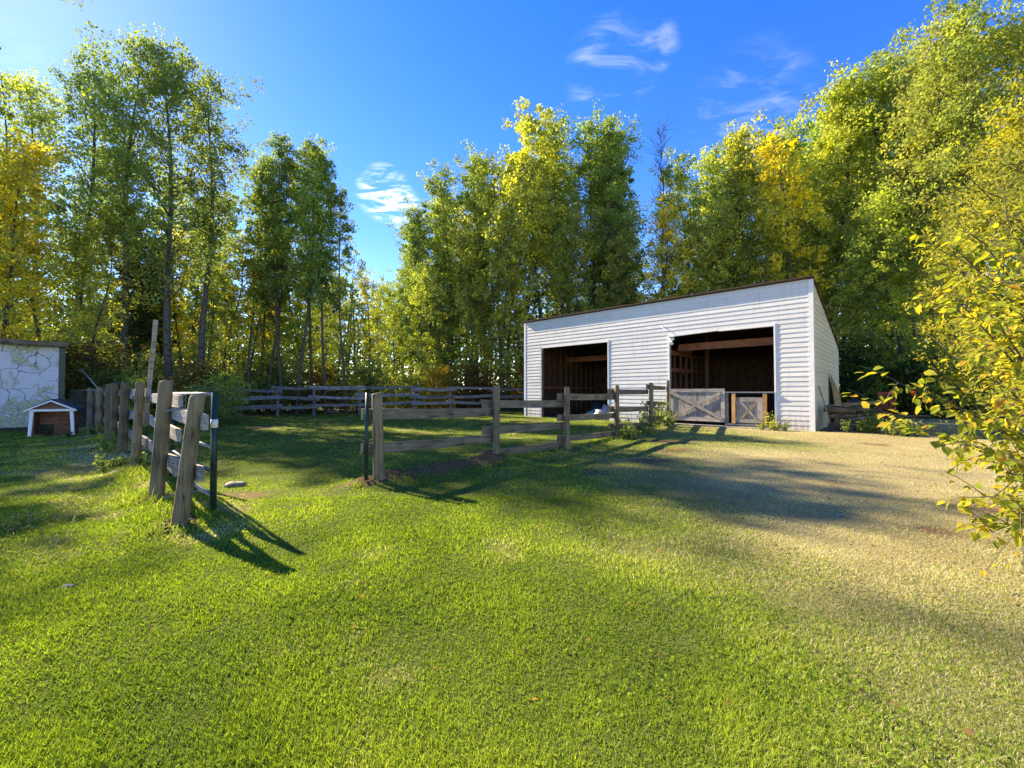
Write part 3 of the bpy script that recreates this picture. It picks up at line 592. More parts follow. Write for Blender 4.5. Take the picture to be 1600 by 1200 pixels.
# small gate
sg = MB().box(10.93, 11.78, -.02, .0, .2, 1.12).build('small_gate', oldgreyz_m, barn)
loc_beam('rail', (10.90, 1.05), (11.80, 1.05), .17, -.05, -.021, oldgrey_m, sg); loc_beam('rail', (10.90, .24), (11.80, .24), .14, -.05, -.021, oldgrey_m, sg)
MB().box(10.90, 11.06, -.049, -.021, .31, .965).build('stile', oldgreyz_m, sg); MB().box(11.62, 11.80, -.049, -.021, .31, .965).build('stile', oldgreyz_m, sg)
loc_beam('brace', (11.08, .33), (11.60, .94), .09, -.052, -.024, rail_m, sg); loc_beam('brace', (11.08, .94), (11.30, .68), .09, -.054, -.026, oldgrey_m, sg); loc_beam('brace', (11.37, .60), (11.60, .33), .09, -.054, -.026, oldgrey_m, sg)
for x in (10.76, 11.81): MB().box(x, x+.13, -.07, .02, .14, 1.29).build('gate_post', newwood_m, barn)
MB().box(10.53, 10.62, -.03, .06, .1, 1.28).build('gate_post', oldgreyz_m, barn)
MB().box(10.52, 12.17, -.08, .05, 1.30, 1.35).build('gate_rail', galv_m, barn)
MB().box(10.52, 12.17, -.06, .05, .07, .13).build('gate_rail', galv_m, barn)
# flood lamp at the doorway and a bracket
lamp = MB().box(8.34, 8.44, -.12, -.03, 3.48, 3.62).build('flood_lamp', white_m, barn)
for dx, dz in ((.10, .04), (.06, -.14)): MB().tube([(8.42+dx*.3, -.12, 3.55+dz*.5), (8.44+dx, -.2, 3.54+dz), (8.46+dx, -.26, 3.52+dz)], [.03, .05, .075], 10).build('lamp_head', white_m, lamp, smooth=True)
MB().tube([(8.02, -.02, 4.2), (8.1, -.18, 4.1), (8.3, -.22, 3.95)], [.02, .02, .012], 6).build('bracket', white_m, barn)
# things stored in the left doorway
def blob(name, c, sx, sy, sz, mat, seed, label, cat):
    g = np.random.default_rng(seed); n, k = 14, 9; V = []; 
    for j in range(k):
        ph = math.pi*.5*j/(k-1)
        for i in range(n):
            th = 2*math.pi*i/n; r = 1+.25*math.sin(3*th+seed)+.22*g.normal()*.6
            V.append((c[0]+sx*math.cos(th)*math.cos(ph)*r, c[1]+sy*math.sin(th)*math.cos(ph)*r, c[2]+sz*math.sin(ph)*(1+.12*g.normal())))
    Fc = [(j*n+i, j*n+(i+1) % n, (j+1)*n+(i+1) % n, (j+1)*n+i) for j in range(k-1) for i in range(n)]
    return tag(link(name, npmesh(name, np.array(V), np.array(Fc), False), None, mat), label, cat)
p = bl(4.75, 1.0); blob('tarpaulin', (p.x, p.y, .0), .75, .6, .62, greytarp_m, 3, 'crumpled grey tarpaulin heaped inside the smaller doorway', 'tarpaulin')
p = bl(3.9, 1.3); blob('feed_bag', (p.x, p.y, .0), .55, .4, .42, teal_m, 4, 'teal plastic bag on the barn floor beside the grey tarpaulin', 'bag')
p = bl(3.4, 2.2); blob('feed_bag', (p.x, p.y, .0), .5, .45, .8, tarp_m, 6, 'dark bag standing in the shade inside the smaller doorway', 'bag')

# ------------------------------------------------------------------ fences
def beam(name, p, q, wd, th, mat, parent, org, seed=0, sag=.0):
    p = Vector(p)-Vector(org); q = Vector(q)-Vector(org); d = q-p; ln = d.length; rr = random.Random(seed); mb = MB(); n = 5; rows = []
    for i in range(n+1):
        x = ln*i/n; s = -sag*math.sin(math.pi*i/n)+rr.uniform(-.004, .004); t = rr.uniform(-.003, .003)
        rows.append([(x, -th/2+t, -wd/2+s), (x, th/2+t, -wd/2+s), (x, th/2+t, wd/2+s+rr.uniform(-.003, .003)), (x, -th/2+t, wd/2+s)])
    for r_ in rows: mb.v += r_
    for i in range(n):
        for k in range(4): a_ = i*4+k; b_ = i*4+(k+1) % 4; mb.f.append((a_, b_, b_+4, a_+4))
    mb.f += [(3, 2, 1, 0), (n*4, n*4+1, n*4+2, n*4+3)]
    o = mb.build(name, mat, parent); o.location = p
    x = d.normalized(); y = Vector((0, 0, 1)).cross(x).normalized(); z = x.cross(y)
    o.rotation_euler = Matrix((x, y, z)).transposed().to_euler(); return o
def round_post(name, x, y, h, r, mat, parent, org, lean=(0, 0), seed=0):
    rr = random.Random(seed); mb = MB(); n = 12; zs = [-.35, 0, h*.3, h*.6, h*.9, h-.02, h]; rs = [1.05, 1.04, 1.0, .98, .97, .95, .82]
    b = 0
    for z, k in zip(zs, rs):
        for i in range(n):
            a_ = 2*math.pi*i/n; q = r*k*(1+.03*math.sin(2*a_+seed)+rr.uniform(-.015, .015)); mb.v.append((math.cos(a_)*q+lean[0]*max(z, 0), math.sin(a_)*q+lean[1]*max(z, 0), z+(.012*math.sin(a_+seed) if z >= h-.02 else 0)))
    for j in range(len(zs)-1):
        for i in range(n): mb.f.append((j*n+i, j*n+(i+1) % n, (j+1)*n+(i+1) % n, (j+1)*n+i))
    mb.f.append(tuple((len(zs)-1)*n+i for i in range(n)))
    return mb.build(name, mat, parent, Vector((x, y, gz1(x, y)))-Vector(org), True)
# left fence
org = (LP[0][0], LP[0][1], 0)
lf = empty('post_fence', org, 0, 'weathered fence of thick round posts and grey planks, running back towards the dog house', 'fence')
hts = [1.25, 1.40, 1.42, 1.46, 1.48, 1.47, 1.45, 1.43]; leans = [(.10, .03), (.05, .02), (.04, 0), (.03, .0), (.01, .0), (.0, 0), (.01, 0), (.0, 0)]; rad = [.066, .074, .066, .08, .08, .068, .09, .09]
LH = []
for i, (x, y) in enumerate(LP): round_post('post', x, y, hts[i], rad[i], post_m, lf, org, leans[i], i+1); LH.append(gz1(x, y))
nrm2 = Vector((.69, .72))    # towards the paddock
k = 0
for i in range(7):
    a_, b_ = Vector(LP[i]), Vector(LP[i+1]); d = (b_-a_).normalized(); off = nrm2*(max(rad[i], rad[i+1])+.035)
    zs = (.98, .48) if i == 0 else ((1.16, .75, .33) if i % 2 else (1.24, .82, .40))
    for z in zs:
        k += 1; e0 = a_+off+d*(-.18 if i else -.16)+nrm2*(.05 if i % 2 else 0); e1 = b_+off+d*.16+nrm2*(.05 if i % 2 else 0)
        lx = leans[i][0]*z
        beam('rail', (e0.x+lx*.7, e0.y, z+LH[i]), (e1.x+leans[i+1][0]*z*.7, e1.y, z+LH[i+1]+random.uniform(-.05, .05)), .145, .045, railg_m, lf, org, k)
# dirty pale pole fixed to the third post
mb = MB(); P3 = LP[2]
pole = beam('wooden_pole', (P3[0]+.15, P3[1]-.0, .74), (P3[0]+.25, P3[1]+.06, 2.56), .055, .045, paleboard_m, None, (0, 0, 0), 77)
pole.rotation_euler.rotate_axis('X', R(30))
tag(pole, 'tall pale wooden pole fixed upright to a round fence post', 'pole')
# metal gate folded back along the left fence
go = Vector((-3.20, 4.48, gz1(-3.20, 4.48)))
gd = Vector((-.735, .678)).normalized()
mg = empty('metal_gate', go, math.atan2(gd.y, gd.x), 'dark green tubular metal gate swung open along the round-post fence', 'gate')
MB().tube([(0, 0, -.02), (0, 0, 1.28)], .032, 10).build('stile', green_m, mg, smooth=True); MB().tube([(0, 0, .90), (0, 0, .99)], .034, 10).build('tape_band', white_m, mg, smooth=True)
MB().tube([(2.5, 0, .05), (2.5, 0, 1.28)], .024, 8).build('stile', green_m, mg, smooth=True)
for z in (.16, .42, .68, .94, 1.26): MB().tube([(.03, 0, z), (2.48, 0, z)], .021, 8).build('bar', galv_m, mg, smooth=True)
MB().tube([(1.25, .03, .16), (1.25, .03, 1.26)], .016, 6).build('upright', green_m, mg, smooth=True)
for z, x0 in ((.22, 0), (1.1, 0)): MB().tube([(.12, .1, z), (.10, .28, z+.005), (.10, .40, z-.01)], [.010, .010, .010], 6).build('hinge_bolt', galv_m, mg)
# right fence
org = (RP[0][0], RP[0][1], 0)
rfn = empty('rail_fence', org, 0, 'brown post-and-plank fence running from the paddock gateway to the barn', 'fence')
RH = []
for i, ((x, y), px, ytop, r) in enumerate(zip(RP, (593, 775, 885, 963, 1017, 1043), (614, 603, 605, 602, 598, 594), (.078, .07, .068, .07, .075, .07))):
    g0 = gz1(x, y); RH.append(g0)
    h = zat(ytop, y)-g0; round_post('post', x, y, h, r, post_m, rfn, org, (-.03 if i == 0 else .01, 0), 20+i)
rails = [[((638, 655), (637, 650)), ((692, 707), (679, 692))], [((625, 637), (625, 636)), ((666, 679), (659, 671)), ((702, 716), (691, 702))], [((615, 625), (615, 625)), ((648, 657), (645, 654)), ((680, 689), (674, 682))],
         [((608, 616), (608, 616)), ((635, 644), (635, 642)), ((661, 670), (660, 667))], [((601, 608), (603, 610)), ((626, 633), (627, 634)), ((650, 657), (649, 655))]]
nr = Vector((-.76, .65))
k = 100
for i, sec in enumerate(rails):
    a_, b_ = Vector(RP[i]), Vector(RP[i+1]); d = (b_-a_).normalized(); n_ = Vector((-d.y, d.x)); off = n_*(.095+(.05 if i % 2 else 0))
    for (l0, l1), (r0, r1) in sec:
        k += 1; z0 = zat((l0+l1)/2, a_.y); z1 = zat((r0+r1)/2, b_.y); wd = ((l1-l0)*a_.y+(r1-r0)*b_.y)/2/F
        e0 = a_+off-d*.22; e1 = b_+off+d*(.12 if i < 4 else -.02); beam('rail', (e0.x, e0.y, z0), (e1.x, e1.y, z1), min(.155, wd), .045, rail_m, rfn, org, k, .01)
gp = at(573, 5.9); gp.z = gz1(gp.x, gp.y)
tag(MB().tube([(0, 0, -.1), (.0, 0, .6), (.012, 0, 1.22)], .028, 10).build('green_post', green_m, None, gp, True), 'dark green steel post standing beside the first post of the brown fence', 'post')
# back fence
org = (BP[0][0], BP[0][1], 0)
bf = empty('plank_fence', org, 0, 'long grey plank fence closing the far side of the paddock', 'fence')
rr = random.Random(31); k = 200
for i, (x, y) in enumerate(BP): round_post('post', x, y, 1.55+rr.uniform(-.08, .1), .085, fargrey_m, bf, org, (0, 0), 40+i)
for i in range(8):
    a_, b_ = Vector(BP[i]), Vector(BP[i+1]); d = (b_-a_).normalized(); off = Vector((d.y, -d.x))*(.11+(.05 if i % 2 else 0)); zo = rr.uniform(-.05, .08)+.03*i
    for z in (1.42, .92, .46):
        k += 1; e0 = a_+off-d*.3; e1 = b_+off+d*.3; g0 = gz1(a_.x, a_.y); g1 = gz1(b_.x, b_.y)
        beam('rail', (e0.x, e0.y, z+zo+g0+rr.uniform(-.12, .12)), (e1.x, e1.y, z+zo+g1+rr.uniform(-.12, .12)), rr.uniform(.14, .22), .05, fargrey_m, bf, org, k, rr.uniform(0, .05))

# ------------------------------------------------------------------ painted shed, dog house, netting
sp = Vector((-16.4, 15.2, 0))
shed = empty('shed', (sp.x, sp.y, gz1(sp.x, sp.y)), R(47), 'small shed with a wall printed like pale cracked stone and creeper', 'shed')
m, nt, b = newmat('stone print'); tc = N(nt, 'ShaderNodeTexCoord')
mp = N(nt, 'ShaderNodeMapping'); mp.inputs['Scale'].default_value = (1, .05, 1); L(nt, tc.outputs['Object'], mp.inputs[0])
nzw = N(nt, 'ShaderNodeTexNoise'); nzw.inputs['Scale'].default_value = 2.5; L(nt, mp.outputs[0], nzw.inputs['Vector'])
av = N(nt, 'ShaderNodeVectorMath', operation='MULTIPLY_ADD'); L(nt, nzw.outputs['Color'], av.inputs[0]); av.inputs[1].default_value = (.25, .25, .25); L(nt, mp.outputs[0], av.inputs[2])
vo = N(nt, 'ShaderNodeTexVoronoi', feature='DISTANCE_TO_EDGE'); vo.inputs['Scale'].default_value = 1.9; L(nt, av.outputs[0], vo.inputs['Vector'])
n1 = N(nt, 'ShaderNodeTexNoise'); n1.inputs['Scale'].default_value = 14; n1.inputs['Detail'].default_value = 6; L(nt, mp.outputs[0], n1.inputs['Vector'])
n2 = N(nt, 'ShaderNodeTexNoise'); n2.inputs['Scale'].default_value = 1.5; n2.inputs['Detail'].default_value = 4; L(nt, mp.outputs[0], n2.inputs['Vector'])
n3 = N(nt, 'ShaderNodeTexNoise'); n3.inputs['Scale'].default_value = 9; n3.inputs['Detail'].default_value = 5; L(nt, av.outputs[0], n3.inputs['Vector'])
c = mixc(nt, n1.outputs[0], (.34, .36, .44), (.66, .68, .74)); c = mixc(nt, mth(nt, 'MULTIPLY', mapr(nt, vo.outputs[0], .008, .022, 1, 0), mapr(nt, n2.outputs[0], .38, .46)), c, (.14, .15, .18))
fol = mixc(nt, mapr(nt, n3.outputs[0], .4, .62), (.11, .17, .10), (.42, .44, .26))
sepz = N(nt, 'ShaderNodeSeparateXYZ'); L(nt, tc.outputs['Object'], sepz.inputs[0])
low = mapr(nt, sepz.outputs[2], .3, 1.5, .22, 0)
fm = mth(nt, 'MULTIPLY', mapr(nt, mth(nt, 'ADD', n2.outputs[0], low), .50, .62), mapr(nt, n3.outputs[0], .38, .52))
c = mixc(nt, fm, c, fol); L(nt, c, b.inputs['Base Color']); b.inputs['Roughness'].default_value = .5
MB().box(-4.2, -.12, 0, .04, .12, 3.0).build('wall_panel', m, shed)
MB().box(-.115, .04, -.02, .06, 0, 3.02).build('corner_post', green_m, shed)
MB().box(-4.2, -.02, .07, 2.6, 0, 2.95).build('shed_body', inner_m, shed)
r_ = MB(); r_.hexa([(-4.4, -.35, 3.04), (.16, -.35, 3.04), (.16, 2.8, 3.2), (-4.4, 2.8, 3.2), (-4.4, -.35, 3.12), (.16, -.35, 3.12), (.16, 2.8, 3.28), (-4.4, 2.8, 3.28)]); r_.build('roof', roof_m, shed)
MB().box(-4.35, .12, -.37, -.351, 2.97, 3.13).build('fascia', log_m, shed)
MB().box(-4.2, .04, -.03, .045, -.02, .118).build('base_board', dark_m, shed)
# dog house
dp = at(83, 12.6)
dh = empty('dog_house', (dp.x, dp.y, gz1(dp.x, dp.y)), R(28), 'open-fronted dog house with white posts and a dark blue roof', 'dog house'); dh.scale = (.71, .80, .92)
MB().box(-.62, .62, .5, .53, .03, .80).build('back_wall', redbrown_m, dh); 
MB().box(-.62, -.59, .12, .498, .03, .78).build('side_wall', redbrown_m, dh); MB().box(.59, .62, .12, .498, .03, .78).build('side_wall', redbrown_m, dh); MB().box(-.58, .58, .0, .498, .0, .05).build('floor', redbrown_m, dh)
MB().box(-.56, -.16, .485, .499, .05, .36).build('doorway', dark_m, dh)
for s_ in (-1, 1):
    o = MB().hexa([(-.05, -.04, 0), (.05, -.04, 0), (.05, .03, 0), (-.05, .03, 0), (-.055, -.04, .80), (.055, -.04, .80), (.055, .03, .80), (-.055, .03, .80)]).build('front_post', white_m, dh, (s_*.66, -.02, 0)); o.rotation_euler = (0, -s_*R(4), 0)
MB().box(-.70, .70, -.07, -.02, .80, .875).build('lintel', white_m, dh)
t = MB(); t.v = [(-.66, -.03, .876), (.66, -.03, .876), (0, -.03, 1.15), (-.66, 0, .876), (.66, 0, .876), (0, 0, 1.15)]; t.f = [(0, 1, 2), (5, 4, 3), (0, 3, 4, 1), (1, 4, 5, 2), (2, 5, 3, 0)]; t.build('gable', redbrown_m, dh)
for s_ in (-1, 1):
    o = MB().hexa([(0, -.13, 1.17), (s_*.82, -.13, .83), (s_*.82, .68, .83), (0, .68, 1.17), (0, -.13, 1.205), (s_*.82, -.13, .865), (s_*.82, .68, .865), (0, .68, 1.205)] if s_ > 0 else
                  [(s_*.82, -.13, .83), (-.002, -.13, 1.17), (-.002, .68, 1.17), (s_*.82, .68, .83), (s_*.82, -.13, .865), (-.002, -.13, 1.205), (-.002, .68, 1.205), (s_*.82, .68, .865)]).build('roof_panel', navy_m, dh)
    MB().hexa([(0, -.15, 1.12), (s_*.8, -.15, .80), (s_*.8, -.132, .80), (0, -.132, 1.12), (0, -.15, 1.17), (s_*.8, -.15, .85), (s_*.8, -.132, .85), (0, -.132, 1.17)] if s_ > 0 else
              [(s_*.8, -.15, .80), (-.002, -.15, 1.12), (-.002, -.132, 1.12), (s_*.8, -.132, .80), (s_*.8, -.15, .85), (-.002, -.15, 1.17), (-.002, -.132, 1.17), (s_*.8, -.132, .85)]).build('barge_board', white_m, dh)
# wire netting between the shed and the fence
na = Vector((-16.3, 15.35, 0)); nb = Vector((-14.6, 15.0, 0))
net = empty('wire_netting', (na.x, na.y, gz1(na.x, na.y)), math.atan2(nb.y-na.y, nb.x-na.x), 'run of diamond wire netting between the painted shed and the round-post fence', 'netting')
ln = (nb-na).length; mb = MB(); st = .09
for k in range(-16, int(ln/st)+16):
    for s_ in (1, -1):
        x0 = k*st; pts = []
        xa, za, xb, zb = (x0, .05, x0+1.35, 1.4) if s_ > 0 else (x0+1.35, .05, x0, 1.4)
        t0, t1 = 0., 1.
        dx = xb-xa
        ta, tb = (0-xa)/dx, (ln-xa)/dx; t0 = max(0, min(ta, tb)); t1 = min(1, max(ta, tb))
        if t1-t0 < .03: continue
        P = lambda t: (xa+dx*t, .004*s_, za+(zb-za)*t); mb.tube([P(t0), P(t1)], .0022, 3, False)
o = mb.build('wire_mesh', galv_m, net); tag(o, kind='stuff')
MB().tube([(0, 0, 1.4), (ln, 0, 1.4)], .02, 6).build('top_rail', galv_m, net, smooth=True)
MB().tube([(.35, .1, 2.2), (1.3, .05, 1.42)], .025, 6).build('slanting_tube', galv_m, net, smooth=True)
MB().tube([(ln, 0, -.1), (ln, 0, 1.55)], .06, 8).build('post', post_m, net, smooth=True)

# ------------------------------------------------------------------ lumber heap beside the barn
def put(o, x, y, z, rot): p = bl(x, y, z); o.location = p; o.rotation_euler = Euler((rot[0], rot[1], rot[2]+rzb)); return o
o = MB().hexa([(0, 0, 0), (2.2, 0, 0), (2.2, .02, 0), (0, .02, 0), (0, 0, 2.1), (2.2, 0, 1.25), (2.2, .02, 1.25), (0, .02, 2.1)]).build('plywood_sheet', ply_m); put(o, WL+.30, 3.6, 0, (R(-6), 0, R(90))); tag(o, 'brown plywood sheet with a slanted top leaning on the cream barn side', 'plywood')
handle = empty('shovel', (0, 0, 0), 0, 'long-handled shovel leaning against the cream barn corner', 'shovel')
MB().tube([(0, 0, .25), (0, .0, 1.6)], .018, 8).build('handle', paleboard_m, handle, smooth=True); MB().hexa([(-.09, -.01, 0), (.09, -.01, 0), (.09, .01, 0), (-.09, .01, 0), (-.1, -.015, .27), (.1, -.015, .27), (.1, .005, .27), (-.1, .005, .27)]).build('blade', dark_m, handle)
put(handle, WL+.48, .40, 0, (0, R(-14), 0))
rr = random.Random(8)
for k in range(16):
    ln = rr.uniform(.45, .95); r0 = rr.uniform(.06, .13); mb = MB(); mb.tube([(i*ln/4-ln/2, rr.uniform(-.02, .02), rr.uniform(-.02, .02)) for i in range(5)], [r0, r0*1.05, r0, r0*.95, r0*.9], 9)
    o = mb.build('log', log_m, smooth=True); row = k//4; put(o, WL+.75+.28*(k % 4)-.05*row, 1.0+.32*(k % 4)+rr.uniform(-.1, .2), .1+.2*row, (0, rr.uniform(-.15, .15), R(40)+rr.uniform(-1.1, 1.1)))
    tag(o, 'dark weathered log in the heap beside the barn', 'log', 'logs in the heap beside the barn')
for k in range(9):
    ln = rr.uniform(.6, 1.3); o = MB().box(-ln/2, ln/2, -.09, .09, -.02, .02).build('plank', log_m if k % 3 else oldgrey_m); put(o, WL+1.0+rr.uniform(-.4, 1.5), 1.5+rr.uniform(-.6, 1.2), .30+.045*k*(.6 if k > 4 else 1), (rr.uniform(-.12, .12), rr.uniform(-.18, .18), R(50)+rr.uniform(-.9, .9)))
    tag(o, 'old plank lying across the log heap beside the barn', 'plank', 'old planks on the log heap')
o = MB().box(-.55, .55, -.35, .35, -.012, .012).build('plywood_offcut', ply_m); put(o, WL+1.15, 2.0, .93, (R(6), R(-5), R(15))); tag(o, 'tan plywood offcut lying on top of the log heap', 'plywood')
o = MB().box(-.3, .3, -.25, .25, -.012, .012).build('plywood_offcut', paleboard_m); put(o, WL+.55, 1.2, .82, (R(-6), R(8), R(35))); tag(o, 'small yellowish plywood offcut on the log heap by the shovel', 'plywood')
p = bl(WL+.9, 2.3); blob('dark_tarp', (p.x, p.y, .5), .35, .3, .55, tarp_m, 9, 'dark tarp bunched up behind the plywood offcuts', 'tarp')
ch = empty('red_chair', (0, 0, 0), 0, 'red metal garden chair behind the log heap beside the barn', 'chair'); put(ch, WL+1.75, 2.6, 0, (0, 0, R(-10)))
MB().box(-.24, .24, -.22, .22, .72, .75).build('seat', red_m, ch)
mb = MB()
for k in range(7): mb.box(-.24+k*.075, -.24+k*.075+.03, .2, .22, .75, 1.28)
mb.box(-.25, .25, .19, .23, 1.28, 1.33).box(-.25, .25, .195, .225, 1.0, 1.04).build('backrest', red_m, ch)
for sx in (-.22, .22):
    for sy in (-.2, .2): MB().tube([(sx, sy, 0), (sx, sy, .72)], .014, 6).build('leg', red_m, ch)
o = MB().hexa([(-.22, -.15, -.05), (.22, -.15, -.05), (.2, .16, -.05), (-.2, .14, -.05), (-.2, -.13, .07), (.21, -.14, .06), (.19, .13, .08), (-.19, .12, .06)]).build('stone_block', pale_block_m); p = at(1376, 14.2); o.location = (p.x, p.y, .08); o.rotation_euler = (.1, -.15, .6); tag(o, 'pale stone block lying in the grass at the end of the log heap', 'stone')

# ------------------------------------------------------------------ weeds
def weed_mesh(seed, h, n, leaf):
    g = np.random.default_rng(seed); mb = MB(); C = []
    for i in range(n):
        an = g.random()*6.28; r = .16*g.random(); top = np.array([math.cos(an)*(r+.12*g.random()), math.sin(an)*(r+.12*g.random()), h*(.5+.5*g.random())]); b0 = np.array([math.cos(an)*r*.5, math.sin(an)*r*.5, -.02])
        mb.tube([tuple(b0), tuple((b0+top)/2+np.array([0, 0, .05])), tuple(top)], [.005, .004, .002], 3, False)
        for k in range(9): C.append(b0+(top-b0)*(.2+.8*g.random())+g.normal(size=3)*.045)
    return mb.mesh('stems'), leaves_mesh('leaves', np.array(C), g.random(len(C))*.7, leaf, g)
WEED = [weed_mesh(s, h, n, l) for s, h, n, l in ((1, .55, 14, .08), (2, .8, 12, .07), (3, .35, 18, .07))]
for a_, b_ in WEED: a_.materials.append(leaf_m); b_.materials.append(leaf_m)
def weed(x, y, kind, s, colr, label, group):
    r = empty('weed', (x, y, gz1(x, y)), random.random()*6, label, 'weed', group); r.scale = (s,)*3
    a_ = link('stem', WEED[kind][0], r); a_.color = (.10, .12, .04, 1); b_ = link('leaves', WEED[kind][1], r); b_.color = (*colr, 1)
rr = random.Random(19)
for k in range(15):
    p = bl(rr.choice([rr.uniform(5.6, 8.3), rr.uniform(8.2, 8.8), rr.uniform(10.8, 13.4)]), -.35-rr.random()*.35); weed(p.x, p.y, rr.randrange(3), rr.uniform(.5, 1.0), rr.choice([G2, YG, YG, G1]), 'weed growing along the foot of the barn front', 'weeds along the barn front')
for k in range(16):
    p = bl(WL+rr.uniform(.3, 2.6), rr.uniform(-.1, .9)); weed(p.x, p.y, rr.randrange(2), rr.uniform(.6, 1.15), rr.choice([G2, YG, G1]), 'weed growing in front of the log heap', 'weeds at the log heap')
for k in range(9):
    t = rr.random(); a_, b_ = Vector(RP[3]), Vector(RP[4]); q = a_.lerp(b_, t)+Vector((rr.uniform(-.2, .5), rr.uniform(-.4, .2))); weed(q.x, q.y, rr.randrange(3), rr.uniform(.6, 1.1), rr.choice([G1, G2, YG]), 'weed under the brown fence near the barn', 'weeds under the brown fence')
for (px, D, kd, s) in ((1016, 14.6, 1, 1.5), (1028, 15.4, 1, 1.7), (1036, 16.2, 0, 1.9)): p = at(px, D); weed(p.x, p.y, kd, s, PALE, 'tall pale weed between the fence end and the barn', 'tall weeds at the fence end')
for k in range(10):
    q = Vector(LP[rr.randrange(2, 7)]); weed(q.x+rr.uniform(-.35, .3), q.y+rr.uniform(-.3, .3), rr.choice([0, 2]), rr.uniform(.4, .8), rr.choice([G1, G2]), 'weed at the foot of a round fence post', 'weeds at the round posts')
for k in range(5):
    q = Vector((dp.x+.2+rr.uniform(-.6, 1.6), dp.y-.3+rr.uniform(-.2, .5))); weed(q.x, q.y, 0, rr.uniform(.4, .7), DK, 'dark weed beside the dog house', 'weeds beside the dog house')

# ------------------------------------------------------------------ near leafy bush
g = np.random.default_rng(44); rr = random.Random(44)
base = Vector((4.75, 3.35, 0)); base.z = gz1(base.x, base.y)
nb_ = empty('leafy_bush', base, 0, 'leafy bush with large yellow-green leaves reaching over the dry grass', 'bush')
mb = MB(); LV = []
def branch(p0, p2, r0, bend):
    p1 = p0.lerp(p2, .5)+Vector((0, 0, bend)); pts = [p0*(1-t)**2+p1*(2*t*(1-t))+p2*t*t for t in [i/8 for i in range(9)]]
    mb.tube(pts, [max(.0022, r0*(1-i/9)) for i in range(9)], 5, False)
    return pts
def twig_leaves(pts, start, step, col):
    acc = 0
    for i in range(len(pts)-1):
        a_, b_ = pts[i], pts[i+1]; n = max(1, int((b_-a_).length/step))
        for k in range(n):
            t = (i+k/n)/(len(pts)-1)
            if t < start: continue
            LV.append((a_.lerp(b_, k/n)+Vector((rr.gauss(0, .025), rr.gauss(0, .025), rr.gauss(0, .02)-.012)), (b_-a_).normalized(), col))
tg = [(1404, 598, 3.0), (1422, 662, 3.05), (1508, 776, 2.8), (1528, 700, 2.7), (1545, 830, 2.75), (1500, 470, 3.0), (1500, 640, 3.0), (1530, 560, 2.8), 
      (1560, 500, 2.9), (1570, 620, 2.7), (1575, 740, 2.6), (1590, 800, 2.65), (1515, 430, 3.2), (1545, 380, 3.3), (1580, 340, 3.2), (1560, 440, 2.7)]
T = [Vector((at(px, D).x, D, zat(y, D)))-base for px, y, D in tg]
for k in range(34):
    an = rr.uniform(0, 6.28); r = .5+.8*rr.random(); T.append(Vector((math.cos(an)*r, math.sin(an)*r, rr.uniform(.5, 3.0))))
for p2 in T:
    p0 = Vector((rr.uniform(-.12, .12), rr.uniform(-.12, .12), max(0.0, min(1.6, p2.z*.45)*rr.uniform(.5, 1.)))); pts = branch(p0, p2, .016, .12+.25*rr.random())
    twig_leaves(pts, .38, .042, rr.random())
    for i in range(3, 9):
        for s_ in range(2):
            d = Vector((rr.gauss(0, .16), rr.gauss(0, .16), rr.gauss(.02, .14))); tp = branch(pts[i], pts[i]+d+(pts[i]-pts[i-1])*.6, .004, .03); twig_leaves(tp, .1, .036, rr.random())
for p0 in [(0, 0, -.1)]: mb.tube([(0, 0, -.1), (.02, 0, .5), (0, .02, 1.1), (.03, 0, 1.7)], [.05, .045, .035, .02], 8)
mb.build('branches', darkbark_m, nb_)
Lm = MB(); lw_ = .5
Lm.v = [(0, 0, 0), (.28, .30, .05), (.28, 0, -.02), (.28, -.30, .05), (.66, .24, .02), (.66, 0, -.05), (.66, -.24, .02), (1, 0, -.16)]
Lm.f = [(0, 2, 1), (0, 3, 2), (1, 2, 5, 4), (2, 3, 6, 5), (4, 5, 7), (5, 6, 7)]
def leaf_rot(d):
    dn = Vector((d.x+rr.gauss(0, .6), d.y+rr.gauss(0, .6), d.z-.55+rr.gauss(0, .35))).normalized(); up = Vector((rr.gauss(0, .5), rr.gauss(0, .5), 1)); y = up.cross(dn).normalized(); z = dn.cross(y); return Matrix((dn, y, z)).transposed()
def leaf_colour():
    u = rr.random()
    return (.23, .28, .05) if u < .42 else (.36, .35, .06) if u < .74 else (.50, .40, .06) if u < .9 else (.42, .26, .05) if u < .985 else (.30, .07, .03)
lmesh = Lm.mesh('leaf', True); a = lmesh.attributes.new('tint', 'FLOAT', 'POINT'); a.data.foreach_set('value', np.full(8, .42, np.float32)); lmesh.materials.append(bleaf_m)
camv = Vector((0, 0, CAMH))-base
vis = [l for l in LV if (lambda q: q.y > 0 and q.x/q.y < 1.24)(l[0]+base)]; rest = [l for l in LV if not (lambda q: q.y > 0 and q.x/q.y < 1.24)(l[0]+base)]
vis.sort(key=lambda l: (l[0]-camv).length)
for p_, d, c_ in vis[:290]:
    o = link('leaf', lmesh, nb_); s_ = .072*rr.uniform(.65, 1.2); o.matrix_local = Matrix.Translation(p_) @ leaf_rot(d).to_4x4() @ Matrix.Scale(s_, 4); o.color = (*leaf_colour(), 1)
groups = {}
for p_, d, c_ in vis[290:]+rest:
    k = rr.randrange(5); groups.setdefault(k, []).append((p_, d))
pal = [(.23, .28, .05), (.29, .32, .055), (.36, .35, .06), (.50, .40, .06), (.20, .25, .05)]
base_v = np.array(Lm.v)
